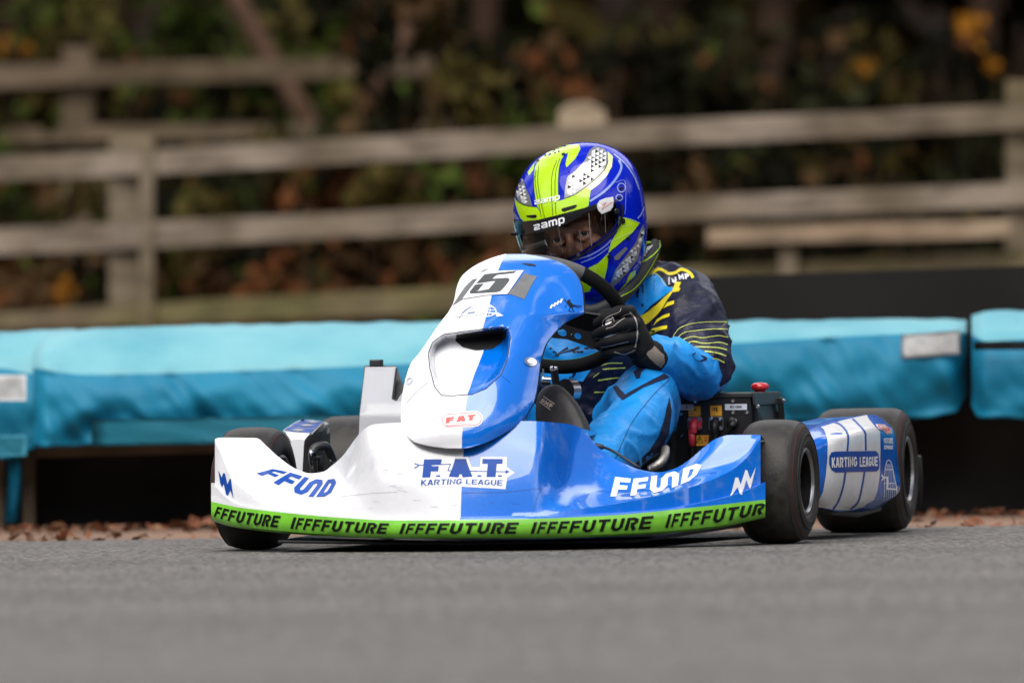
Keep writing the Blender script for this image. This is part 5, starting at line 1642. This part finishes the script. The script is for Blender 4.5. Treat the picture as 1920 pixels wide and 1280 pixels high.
# yellow flash and its ribs
sdc(zv((70, 680), (200, 610), (320, 520), (400, 440), (470, 380), (505, 285), (565, 290), (530, 385), (470, 400), (420, 480), (340, 610), (230, 720), (95, 790)), 2, .0018)
for pts in (((375, 575), (420, 510), (490, 488), (490, 525), (425, 550)), ((265, 765), (310, 690), (380, 645), (445, 625), (445, 660), (360, 690), (300, 730)), ((185, 858), (250, 800), (330, 772), (418, 760), (415, 795), (320, 815), (230, 862)), ((330, 915), (410, 893), (405, 925), (350, 930))):
    sdc(zv(*pts), 2, .0018)
# yoke: gold band, lime edge, little mark
sline(zv((125, 205), (230, 190), (320, 145), (380, 165), (430, 195), (500, 185), (560, 150), (620, 165), (670, 200), (695, 245)), 5.6, 2)
sline(zv((100, 245), (190, 235), (270, 195), (330, 225), (370, 290), (420, 340), (475, 345)), 1.0, 3)
sdc(zv((470, 400), (505, 285), (490, 340), (560, 355), (540, 390)), 2, .0012)
text(suit, SB, 'IO', quadmap(*zv((430, 235), (505, 215), (520, 290), (430, 320))), 5, t=.22, gap=.2, off=.002, ref=16.4)
text(suit, SB, 'MP', quadmap(*zv((525, 205), (650, 195), (655, 255), (545, 265))), 5, t=.24, gap=.15, off=.002, ref=16.4)
# lime pin stripes round the upper arm
for pts, w in ((((470, 910), (540, 800), (680, 740), (860, 722), (1076, 720)), .9), (((505, 925), (580, 850), (690, 822), (900, 800), (1072, 800)), 1.0), (((550, 945), (620, 900), (700, 880), (800, 895), (960, 870), (1070, 885)), 1.2),
               (((610, 970), (700, 935), (820, 955), (980, 945), (1068, 968)), 1.4), (((690, 990), (850, 995), (980, 1005), (1058, 1025)), 1.8), (((820, 1040), (940, 1055), (1050, 1090)), 2.0), (((880, 1115), (960, 1125), (1032, 1160)), 2.2)):
    sline(zv(*pts), w, 3)
# lap stripes below the wheel
for pts, w in ((((432, 655), (470, 642), (545, 640)), 1.6), (((440, 675), (560, 666)), 1.8), (((412, 735), (545, 716)), 2.2), (((385, 720), (420, 695)), 1.0), (((390, 800), (480, 797)), 1.2)):
    sline(zu(*pts), w, 3)
po('race_suit', suit, [M['navy'], M['sky_print'], M['yellow'], M['lime_line'], M['navy_print'], M['white_print']], recalc=False)

def limb_cloth(name, chain, vox, amp, seed, marks=None, sc=13):
    bm = bmesh.new(); limb(bm, chain, 8, 22)
    q = remesh(bm, vox, 4)
    cloth_noise(q, amp, sc, seed, chain[-1][0]-chain[1][0]+Vector((.05, .05, .05)), .5)
    if marks: marks(q, bvh_of(q))
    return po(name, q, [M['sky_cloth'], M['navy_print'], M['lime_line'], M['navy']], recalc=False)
def fore_marks(q, B):
    for pts in (((680, 1075), (715, 1050), (725, 1060), (690, 1085)), ((785, 1080), (845, 1105), (840, 1135), (780, 1150), (775, 1135), (820, 1112), (780, 1090))):
        decal(q, B, zv(*pts), 1, .0015, 5, 16.3)
    for pl in (((690, 1085), (720, 1130), (780, 1150)),):
        decal(q, B, ribbon(zv(*pl), 1.2), 1, .0015, 5, 16.3)
for el, wr, mk in ((ELL, WRL, fore_marks), (ELR, WRR, None)):
    limb_cloth('sleeve', [(el + (el-wr)*.05 + Vector((0, .0, -.014)), .048), (el*.85+wr*.15 + Vector((0, 0, -.012)), .055), (el*.6+wr*.4 + Vector((0, 0, -.010)), .056), (el*.35+wr*.65 + Vector((0, 0, -.008)), .053), (el*.17+wr*.83 + Vector((0, .004, 0)), .050)], .0055, .0085, 5 if mk else 9, mk, 9)
def leg_marks(q, B):
    zk = zu
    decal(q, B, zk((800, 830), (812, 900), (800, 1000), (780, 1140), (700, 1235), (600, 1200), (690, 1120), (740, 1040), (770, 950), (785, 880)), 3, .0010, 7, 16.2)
    decal(q, B, ribbon([tuple(v) for v in spline(zk((800, 730), (700, 830), (600, 960), (540, 1080), (500, 1180)), 5)], 1.0), 1, .0012, 6, 16.2)
    decal(q, B, zk((605, 690), (680, 640), (715, 645), (650, 690), (640, 725), (620, 728)), 1, .0016, 6, 16.2)
    decal(q, B, zk((495, 775), (515, 765), (560, 815), (640, 770), (770, 700), (800, 720), (660, 775), (545, 845), (520, 820)), 1, .0016, 6, 16.2)
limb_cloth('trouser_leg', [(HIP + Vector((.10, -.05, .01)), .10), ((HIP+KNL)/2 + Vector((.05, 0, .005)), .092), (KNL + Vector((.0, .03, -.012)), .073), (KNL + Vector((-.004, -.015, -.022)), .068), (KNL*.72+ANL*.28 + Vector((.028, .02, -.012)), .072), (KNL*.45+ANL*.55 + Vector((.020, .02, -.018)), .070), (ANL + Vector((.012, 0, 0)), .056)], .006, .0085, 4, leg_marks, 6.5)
limb_cloth('trouser_leg', [(HIP + Vector((-.10, -.05, .01)), .10), ((HIP+KNR)/2 + Vector((-.05, 0, .005)), .090), (KNR, .071), (KNR*.5+ANR*.5, .064), (ANR, .05)], .009, .006, 8)

# ---- boots, soles toward the camera
def boot(top, heel, y0):
    """rounded toe up, standing on its heel"""
    bm = bmesh.new()
    ax = (top-heel); L = ax.length; ax.normalize()
    n = Vector((0, -1, .12)); n = (n - ax*n.dot(ax)).normalized(); s = ax.cross(n).normalized()
    fr_, bk = [], []
    m = 40
    for i in range(m):
        a = 2*math.pi*i/m
        w = (.054 - .008*math.sin(a)) 
        v = heel + ax*(L*.5 + L*.5*math.sin(a)) + s*(w*math.copysign(abs(math.cos(a))**.75, math.cos(a)))
        fr_.append(v)
    rings = [[heel + ax*L*.5 + (p-heel-ax*L*.5)*k + n*d for p in fr_] for k, d in ((.0, .014), (.5, .0135), (.8, .011), (.93, .006), (1, -.004), (1.0, -.016), (.97, -.03), (.9, -.05), (.6, -.065), (0, -.07))]
    grid(bm, rings, 0, True)
    bmesh.ops.remove_doubles(bm, verts=bm.verts[:], dist=1e-5)
    bmesh.ops.recalc_face_normals(bm, faces=bm.faces[:])
    return bm
bm = boot(K(1026, 722, -.045), K(1080, 880, -.10), 0)
BV = bvh_of(bm)
def bdc(l, o=.001): decal(bm, BV, l, 1, o, 5, 15.9)
text(bm, BV, 'OMP', quadmap(*zr((298, 690), (460, 790), (430, 850), (268, 740))), 1, t=.26, gap=.12, off=.0012, ref=15.9)
bdc(ribbon(zr((310, 660), (480, 780)), 1.6)); bdc(ribbon(zr((255, 745), (420, 868)), 1.6))
M['gold_print'] = mat('worn_gold_print', (.50, .40, .30), .5)
po('boot', bm, [M['boot'], M['gold_print']], recalc=False)
bm = boot(Vector((-.135, -.03, .27)), Vector((-.13, -.06, .07)), 0)
po('boot', bm, [M['boot'], M['gold_print']], recalc=False)

# ---- gloves: a palm, four bent fingers and a thumb closed on the rim
def glove_left():
    parts = []
    bm = bmesh.new()
    P_ = lambda x, y, k: K(x, y, k)
    # back of the hand and palm
    limb(bm, [(P_(1214, 668, .285), .028), (P_(1203, 652, .272), .031), (P_(1190, 632, .262), .033), (P_(1183, 610, .262), .030), (P_(1176, 592, .262), .024)], 6)
    limb(bm, [(P_(1198, 655, .262), .027), (P_(1182, 640, .258), .026), (P_(1172, 615, .26), .024)], 6)
    hand = remesh(bm, .0035, 4)
    out = [hand]
    # index .. little finger: knuckle, middle joint in front of the rim, tip closing on it
    fing = [((1181, 583, .245), (1158, 585, .178), (1134, 597, .172), (1121, 606, .196), .0132),
            ((1190, 606, .240), (1166, 609, .172), (1137, 618, .168), (1119, 627, .198), .0136),
            ((1191, 630, .238), (1168, 634, .174), (1140, 641, .172), (1124, 648, .202), .0130),
            ((1187, 652, .240), (1168, 656, .184), (1146, 660, .182), (1134, 663, .205), .0116)]
    for a, b, c, d, r in fing:
        f = bmesh.new()
        limb(f, [(P_(*a), r*1.06), ((P_(*a)+P_(*b))/2 + Vector((.004, -.004, 0)), r*1.05), (P_(*b), r*1.06), ((P_(*b)+P_(*c))/2 + Vector((0, -.003, 0)), r), (P_(*c), r*.98), (P_(*d), r*.86)], 5, 14)
        out.append(remesh(f, .0028, 2))
    f = bmesh.new()   # thumb over the top of the rim, from the side of the palm
    limb(f, [(P_(1178, 606, .27), .0165), (P_(1158, 592, .268), .0155), (P_(1136, 590, .25), .0140), (P_(1120, 600, .232), .0118)], 5, 14)
    out.append(remesh(f, .0028, 2))
    bm = bmesh.new()
    for q in out: merge(bm, q)
    return bm
bm = glove_left()
GB = bvh_of(bm)
zg = zoomed(1090, 540, 7.11)
def gl(pl, w, mi=1, off=.0008): decal(bm, GB, ribbon([tuple(q) for q in spline(zg(*pl), 4)], w), mi, off, 5, 16.2)
gl(((530, 270), (500, 320), (400, 360), (330, 400), (285, 450), (290, 510)), .9)
gl(((330, 540), (420, 515), (500, 450), (600, 390), (690, 365)), .9)
gl(((520, 395), (580, 355), (650, 340)), 1.0)
gl(((640, 320), (700, 380), (735, 470), (745, 580), (735, 700), (715, 790)), 2.6)
gl(((160, 675), (340, 655), (470, 610), (650, 550)), 1.0)
gl(((260, 790), (400, 765), (520, 735), (625, 712)), 1.0)
gl(((440, 850), (560, 880), (620, 865), (715, 825)), 1.0)
gl(((670, 965), (680, 1010), (720, 1055)), 1.6)
text(bm, GB, 'S', quadmap(*zg((320, 425), (405, 395), (415, 470), (325, 500))), 2, t=.26, gap=.1, off=.0014, cell=4, ref=16.2)
decal(bm, GB, zg((400, 385), (420, 378), (460, 440), (438, 450)), 2, .0014, 4, 16.2)
M['glove_white'] = mat('white_glove_print', (.6, .58, .55), .6)
po('glove', bm, [M['glove'], M['glove_line'], M['glove_white']], recalc=False)
bm = bmesh.new()   # cuff
limb(bm, [(K(1206, 664, .275), .031), (K(1222, 668, .292), .036), (K(1240, 672, .315), .035)], 6, 20)
q = remesh(bm, .005, 3)
CB = bvh_of(q)
decal(q, CB, zg((735, 720), (780, 745), (840, 735), (920, 745), (980, 780), (1040, 840), (1100, 890), (1110, 990), (1060, 1060), (990, 1010), (900, 930), (850, 850), (790, 790)), 1, .0012, 5, 16.3)
po('cuff', q, [M['glove'], M['suede_grey']], recalc=False)
bm = bmesh.new()   # the other hand, closed on the far side of the wheel
mir = lambda k: rimp(math.pi + k)
AH = R(210)
limb(bm, [(WRR, .028), (rimp(AH, SRAD+.03, 0), .032), (rimp(AH, SRAD+.02, -.01) + Vector((0, .01, 0)), .026)], 6)
q = remesh(bm, .005, 3)
for k in range(4):
    f = bmesh.new(); a = AH + .16 - .11*k
    limb(f, [(rimp(a, SRAD+.028, .006), .013), (rimp(a, SRAD+.022, .028), .0128), (rimp(a, SRAD-.006, .030), .0122), (rimp(a, SRAD-.024, .012), .011)], 5, 12)
    merge(q, remesh(f, .004, 2))
f = bmesh.new(); limb(f, [(rimp(AH-.1, SRAD+.03, -.01), .015), (rimp(AH-.2, SRAD+.012, -.024), .0135), (rimp(AH-.28, SRAD-.012, -.02), .0115)], 5, 12)
merge(q, remesh(f, .004, 2))
po('glove', q, M['glove'])

# ---- helmet
HO = [(1040, 283), (1068, 273), (1100, 270), (1128, 273), (1152, 281), (1172, 294), (1188, 312), (1199, 336), (1207, 366), (1211.5, 400), (1213, 436), (1210, 468), (1202, 497), (1190, 522), (1172, 546), (1150, 563), (1125, 573), (1100, 575),
      (1078, 568), (1056, 553), (1034, 533), (1012, 510), (992, 487), (979, 463), (970, 438), (964, 414), (962.5, 392), (965, 368), (972, 345), (983, 324), (998, 306), (1016, 293)]
HCX, HCY = 1088.0, 418.0
ang = []; rad = []
for x, y in HO:
    a = math.atan2(HCY-y, x-HCX); ang.append(a % (2*math.pi)); rad.append(math.hypot(x-HCX, y-HCY))
o_ = np.argsort(ang); ang = np.array(ang)[o_]; rad = np.array(rad)[o_]
HR = pchip(np.concatenate([ang[-3:]-2*math.pi, ang, ang[:3]+2*math.pi]), np.concatenate([rad[-3:], rad, rad[:3]]))
HK = .545
HC = K(HCX, HCY, HK)
msc = (K(HCX+100, HCY, HK)-HC).length/100
vdir = (KO-HC).normalized()
hx = (K(HCX+50, HCY, HK)-HC).normalized(); hz = (K(HCX, HCY-50, HK)-HC).normalized()
def hsurf(th, ph, grow=0):
    """th in the picture plane, ph 0 toward the camera .. pi away"""
    r = HR(th % (2*math.pi))*msc + grow
    s, c = math.sin(ph), math.cos(ph)
    dp = .150 + grow
    s2 = abs(s)**.96
    d = dp*math.copysign(abs(c)**.96, c)
    # jaw and brow stand a little forward on the side the face looks to
    if c > 0:
        d += .016*c*max(0, math.cos(th-R(215)))*s
    return HC + (hx*math.cos(th) + hz*math.sin(th))*r*s2 + vdir*d
def shell(grow, nu=128, nv=64):
    bm = bmesh.new()
    rings = [[hsurf(2*math.pi*i/nu, math.pi*(j+.0)/nv, grow) for i in range(nu)] for j in range(1, nv)]
    vr = grid(bm, rings, 0, True)
    for ring, ph in ((vr[0], 0), (vr[-1], math.pi)):
        p = bm.verts.new(hsurf(0, ph, grow))
        for i in range(nu):
            bm.faces.new((ring[i], ring[(i+1) % nu], p))
    bmesh.ops.recalc_face_normals(bm, faces=bm.faces[:])
    return bm
zh = zoomed(920, 250, 3.7647)
sh0 = shell(0); HB = bvh_of(sh0)
bmesh.ops.recalc_face_normals(sh0, faces=sh0.faces[:])
PORT = [(971, 417), (1000, 416), (1046, 408), (1100, 394), (1138, 380), (1152, 379), (1159, 396), (1156, 416), (1146, 432), (1118, 452), (1092, 470), (1062, 485), (1030, 494), (1000, 492), (986, 478), (976, 446)]
me_t = []
def tmpobj(bm, nm):
    me = bpy.data.meshes.new(nm); bm.to_mesh(me); bm.free(); o = bpy.data.objects.new(nm, me); COL.objects.link(o); me_t.append(o); return o
outer = tmpobj(sh0, 'tmp_outer')
inner_bm = shell(-.016, 64, 32); inner = tmpobj(inner_bm, 'tmp_inner')
cut = bmesh.new()
prism(cut, [K(x, y, .20) for x, y in PORT], [K(x, y, .53) for x, y in PORT])
bmesh.ops.recalc_face_normals(cut, faces=cut.faces[:])
cuto = tmpobj(cut, 'tmp_cut')
neckc = bmesh.new()
nk = HC - hz*.150 + hx*.035 - vdir*.045
ball(neckc, nk, (.085, .10, .075), None, 24)
bmesh.ops.recalc_face_normals(neckc, faces=neckc.faces[:])
neco = tmpobj(neckc, 'tmp_neck')
for c in (inner, cuto):
    m = outer.modifiers.new('b', 'BOOLEAN'); m.operation = 'DIFFERENCE'; m.object = c; m.solver = 'EXACT'
dg = bpy.context.evaluated_depsgraph_get()
hbm = bmesh.new(); ev = outer.evaluated_get(dg); hbm.from_mesh(ev.to_mesh()); ev.to_mesh_clear()
for o in me_t:
    me = o.data; bpy.data.objects.remove(o); bpy.data.meshes.remove(me)
for f in hbm.faces: f.material_index = 0
hbm.normal_update()
# dark lining inside
for f in hbm.faces:
    c = f.calc_center_median()
    q = HB.find_nearest(c)
    if f.normal.dot(c-HC) < 0 or q[3] > .0012: f.material_index = 6
M['h_blue'] = mat('helmet_blue', (.0004, .011, .42), .15, spec=.05, coat=.33)
M['h_lime'] = mat('helmet_lime', (.40, .66, .004), .2, spec=.2, coat=.5)
M['h_silver'] = mat('helmet_silver', (.62, .62, .62), .3, metal=.3, coat=.6)
M['h_grey'] = mat('helmet_grey', (.20, .20, .21), .3, metal=.3, coat=.6)
M['h_white'] = mat('helmet_white', (.80, .80, .80), .3, coat=.6)
M['h_pale'] = mat('helmet_pale_lime', (.66, .80, .32), .2, coat=1)
M['h_sky'] = mat('helmet_pale_blue', (.22, .30, .72), .2, coat=1)
HMATS = [M['h_blue'], M['h_lime'], M['h_silver'], M['h_grey'], M['h_white'], M['ink'], M['dark'], M['h_pale'], M['red'], M['h_sky']]
def hd(pts, mi, off=.0006, cell=6): decal(hbm, HB, pts, mi, off, cell, 16.35)
def hl(pts, w, mi, off=.0012, closed=False, smooth=True):
    p = [tuple(q) for q in spline(pts, 4)] if smooth and not closed else pts
    hd(ribbon(p, w, closed), mi, off, 6)
# lime fields
hd(zh((338, 190), (400, 140), (470, 108), (522, 150), (497, 190), (482, 250), (476, 340), (480, 470), (476, 592), (380, 612), (352, 560), (325, 500), (312, 430), (305, 320), (315, 240)), 1)
hd(zh((470, 108), (520, 86), (622, 80), (634, 112), (600, 178), (536, 242), (530, 215), (548, 138), (522, 150)), 1, .00065)
hd(zh((165, 455), (200, 490), (260, 512), (325, 520), (352, 560), (380, 612), (300, 622), (235, 622), (212, 600), (188, 540)), 1, .0007)
hd(zh((478, 480), (520, 466), (590, 438), (670, 383), (706, 402), (690, 515), (580, 560), (474, 594)), 1, .0007)
hd(zh((670, 384), (740, 330), (800, 270), (830, 205), (825, 130), (862, 165), (855, 235), (820, 300), (762, 362), (706, 403)), 7, .00065)
hd(zh((262, 275), (300, 222), (312, 212), (302, 260), (272, 300)), 1)
hd(zh((905, 590), (960, 598), (1050, 635), (1000, 700), (905, 780), (830, 845), (850, 765), (895, 690)), 1)
hd(zh((830, 845), (760, 915), (690, 950), (715, 985), (720, 1060), (800, 1035), (820, 960), (835, 880)), 1)
hd(zh((610, 1040), (660, 1045), (710, 1085), (700, 1112), (640, 1128), (615, 1100)), 1)
hd(zh((985, 985), (1020, 962), (1022, 1000), (960, 1060), (900, 1140), (878, 1160), (880, 1130), (950, 1060)), 1)
# pale blue lines along the blue side
hl(zh((700, 480), (790, 420), (870, 340), (920, 250), (905, 190)), 4.2, 9)
hl(zh((870, 150), (950, 220), (1010, 310), (1045, 400)), 2.0, 9)
hl(zh((1080, 520), (1060, 570), (1035, 600)), 2.4, 9)
hl(zh((560, 900), (700, 860), (800, 800), (850, 750)), 2.0, 9); hl(zh((640, 912), (740, 870), (845, 795)), 1.4, 9)
hd(zh((160, 520), (172, 560), (205, 612), (165, 600)), 9)
# faceted silver panels
def facets(poly, s, ang_, seed):
    hd(poly, 3, .0006)
    xs = [p[0] for p in poly]; ys = [p[1] for p in poly]
    cx, cy = sum(xs)/len(xs), sum(ys)/len(ys)
    rnd = random.Random(seed)
    ca, sa = math.cos(R(ang_)), math.sin(R(ang_))
    h = s*.866
    for j in range(-14, 15):
        for i in range(-14, 15):
            bx, by = i*s + (j % 2)*s/2, j*h
            for tri, tone in ((((0, 0), (s, 0), (s/2, h)), rnd.choice((2, 4, 4, 4))), (((s, 0), (1.5*s, h), (s/2, h)), rnd.choice((3, 3, 5, 2)))):
                c3 = (bx + sum(q[0] for q in tri)/3, by + sum(q[1] for q in tri)/3)
                pts = [(c3[0] + (bx+q[0]-c3[0])*.95, c3[1] + (by+q[1]-c3[1])*.95) for q in tri]
                pts = [(cx + p[0]*ca - p[1]*sa, cy + p[0]*sa + p[1]*ca) for p in pts]
                if all(inside(p, poly) for p in pts):
                    if tone != 3: hd(pts, tone, .0009, 9)
facets(zh((540, 312), (600, 262), (660, 200), (700, 118), (735, 92), (800, 108), (828, 150), (825, 205), (800, 262), (740, 322), (670, 378), (590, 432), (520, 460), (526, 390)), 8, -28, 1)
facets(zh((215, 300), (232, 330), (250, 390), (275, 440), (296, 515), (250, 508), (200, 486), (178, 440), (184, 370)), 7, 20, 2)
facets(zh((1052, 690), (1075, 640), (1088, 690), (1060, 800), (1030, 900), (960, 990), (850, 1100), (838, 1080), (880, 960), (965, 850), (1025, 770)), 7.5, -40, 3)
# outlines and pin lines
hl(zh((520, 462), (590, 435), (670, 381), (740, 325), (800, 265), (828, 205)), 1.1, 5)
hl(zh((175, 440), (205, 488), (260, 512), (325, 520)), 1.1, 5)
for pl in (((322, 260), (316, 340), (330, 440), (360, 590)), ((340, 230), (334, 340), (350, 450), (382, 595)), ((470, 190), (438, 280), (430, 400), (440, 580)), ((490, 180), (462, 270), (455, 400), (462, 570))):
    hl(zh(*pl), 1.0, 5)
hl(zh((500, 190), (484, 250), (478, 340), (480, 470)), .8, 5); hl(zh((312, 300), (306, 360), (318, 470)), .8, 5)
for pl in (((905, 590), (1000, 612), (1050, 636)), ((895, 690), (905, 640), (905, 590)), ((930, 660), (975, 650), (975, 620)), ((850, 765), (900, 740), (1000, 690))):
    hl(zh(*pl), .8, 7, .0014)
hl(zh((1050, 636), (1010, 700), (900, 790), (838, 850), (820, 1020)), .9, 5)
# vents, knobs, rivets
hd(zh((254, 580), (320, 574), (330, 582), (322, 596), (300, 598), (258, 590)), 5, .0016); hd(zh((500, 535), (520, 526), (600, 505), (612, 508), (598, 528), (520, 554), (503, 548)), 5, .0016)
for x, y, r_ in ((515, 150, 15), (333, 195, 13)): hd(ell(*zh((x, y))[0], r_/3.76, r_*.6/3.76, -20, 14), 5, .0016)
for x, y in ((482, 130), (455, 140), (420, 148), (388, 158), (450, 118)): hd(ell(*zh((x, y))[0], 2.2, 1.1, -20, 10), 5, .0014)
hd(zh((870, 870), (950, 800), (965, 815), (900, 890), (875, 895)), 3, .0012)
text(hbm, HB, 'zamp', quadmap(*zh((310, 465), (490, 425), (490, 470), (315, 505))), 4, t=.15, gap=.10, off=.0018, cell=5, ref=16.35)
for x, y, rx, ry in ((920, 385, 30, 34), (905, 455, 26, 24)):
    hd([ell(*zh((x, y))[0], rx/3.76, ry/3.76, 0, 20), ell(*zh((x, y))[0], rx/3.76-1.6, ry/3.76-1.6, 0, 20)], 9, .0016)
    hd(ell(*zh((x, y+6))[0], 3, 3, 0, 12), 5, .0016)
hl(zh((880, 350), (945, 340), (950, 500), (945, 570)), .8, 9, .0014)
helmet = po('helmet', hbm, HMATS, sharp=35, recalc=False)
helmet['label'] = 'blue and lime helmet with faceted silver panels and a dark visor'
for nm, x, y, r_, m_ in (('pivot', 928, 620, .0062, 'ink'), ('pivot', 888, 552, .0068, 'black_gloss'), ('knob', 835, 868, .0042, 'ink'), ('knob', 967, 740, .0036, 'ink')):
    p = drop(HB, *zh((x, y))[0], .0); q = HB.ray_cast(KO, (p-KO).normalized())
    n_ = q[1] if q[1] is not None else vdir
    bm = bmesh.new()
    lathe(bm, [(-.002, r_), (.004, r_), (.0055, r_*.8), (.0055, .0006)], Matrix.Translation(p) @ n_.to_track_quat('X', 'Z').to_matrix().to_4x4(), 18)
    po(nm, bm, M[m_], sharp=40).parent = helmet
# visor
def visor_mat():
    m = bpy.data.materials.new('smoked_visor'); m.use_nodes = True
    n = m.node_tree.nodes; l = m.node_tree.links; n.clear()
    o = n.new('ShaderNodeOutputMaterial'); t = n.new('ShaderNodeBsdfTransparent'); g = n.new('ShaderNodeBsdfGlossy'); x = n.new('ShaderNodeMixShader'); f = n.new('ShaderNodeFresnel')
    t.inputs['Color'].default_value = (.72, .72, .70, 1); g.inputs['Roughness'].default_value = .04; f.inputs['IOR'].default_value = 1.4
    l.new(f.outputs[0], x.inputs[0]); l.new(t.outputs[0], x.inputs[1]); l.new(g.outputs[0], x.inputs[2]); l.new(x.outputs[0], o.inputs['Surface'])
    return m
M['visor'] = visor_mat()
VIS = [(967, 411), (985, 414.5), (1012, 412), (1046, 404), (1098, 390), (1138, 375), (1156, 372), (1164, 384), (1165, 402), (1161, 421), (1150, 436), (1122, 457), (1094, 475), (1064, 490), (1030, 499), (1000, 497), (983, 480), (973, 448)]
vb = bmesh.new()
decal(vb, HB, VIS, 0, .0045, 5, 16.35)
# tear-off strip, dark sunstrip and rubber edge
decal(vb, HB, [(967, 411), (985, 414.5), (1012, 412), (1046, 404), (1098, 390), (1138, 375), (1150, 373), (1152, 379), (1100, 399), (1062, 421), (1022, 434), (974, 440)], 1, .0052, 5, 16.35)
decal(vb, HB, ribbon([(1164, 384), (1165, 402), (1161, 421), (1150, 436), (1122, 457), (1094, 475), (1064, 490), (1030, 499), (1000, 497)], 3.4), 1, .0058, 5, 16.35)
decal(vb, HB, ribbon([(967, 413), (975, 448), (985, 480)], 1.6), 4, .0058, 4, 16.35)
text(vb, HB, 'zamp', quadmap(*zh((316, 632), (525, 578), (530, 632), (322, 684))), 2, t=.16, gap=.12, off=.0062, cell=5, ref=16.35)
zz_ = zoomed(960, 370, 8.532)
decal(vb, HB, zz_((1360, 120), (1400, 60), (1490, 20), (1600, 0), (1612, 60), (1600, 160), (1560, 215), (1430, 272), (1385, 220), (1362, 170)), 4, .0064, 5, 16.35)
decal(vb, HB, ribbon(zz_((1440, 125), (1495, 95), (1432, 200), (1590, 85)), 1.3), 3, .0070, 5, 16.35)
for pl, w in ((((755, 480), (785, 640), (830, 870)), .5), (((1085, 520), (1100, 650), (1120, 830)), .5), (((1235, 260), (1250, 520), (1275, 780)), .9), (((1480, 270), (1490, 560)), .6)):
    decal(vb, HB, ribbon(zz_(*pl), w), 5, .0056, 5, 16.35)
M['visor_line'] = mat('visor_scratch', (.20, .20, .19), .3)
v_ = po('visor', vb, [M['visor'], M['black_gloss'], M['logo_white'], M['red'], M['h_silver'], M['visor_line']], recalc=False)
v_.parent = helmet
bm = bmesh.new()   # visor tab at the far side
p = K(966, 438, .47)
lathe(bm, [(-.006, .0035), (.0, .0045), (.006, .0045), (.010, .003), (.010, .0004)], Matrix.Translation(p) @ Matrix.Rotation(math.pi, 4, 'Z'), 14)
po('visor_knob', bm, M['ink']).parent = helmet
# neck brace under the helmet
zc = zh
bm = bmesh.new()
path = [(1229, 459, .66), (1222, 482, .62), (1208, 506, .57), (1190, 530, .525), (1166, 556, .49), (1138, 574, .47), (1108, 584, .46), (1070, 578, .46), (1030, 560, .48)]
pts = [Vector(q) for q in spline([list(K(*p)) for p in path], 6)]
tube(bm, pts, .017, 12, 0, flat=.75)
NBK = bvh_of(bm)
for pl, w in ((((1190, 775), (1192, 800), (1165, 840), (1120, 880), (1080, 905), (1055, 900)), 2.0), (((1180, 850), (1120, 960), (1020, 1090), (900, 1160)), 1.2)):
    decal(bm, NBK, ribbon([tuple(q) for q in spline(zc(*pl), 4)], w), 1, .001, 5, 16.5)
fl_ = [K(x, y, k) for (x, y), k in zip(zc((1075, 840), (1100, 775), (1192, 768), (1190, 800), (1130, 880), (1060, 905)), (.60, .64, .67, .67, .64, .60))]
prism(bm, fl_, [p + Vector((0, .03, 0)) for p in fl_], 2, .003)
rimv = fl_[1:5]
tube(bm, [p + Vector((0, -.002, 0)) for p in rimv], .0035, 8, 1)
for k in range(3):
    a = zc((1085+k*12, 870-k*22), (1112+k*14, 800-k*4)); tube(bm, [K(*a[0], .615), K(*a[1], .625)], .0022, 6, 3)
M['brace'] = mat('grey_brace', (.016, .016, .017), .65, bump=.2, bscale=200)
po('neck_brace', bm, [M['brace'], M['h_lime'], M['black'], M['h_silver']], recalc=False)
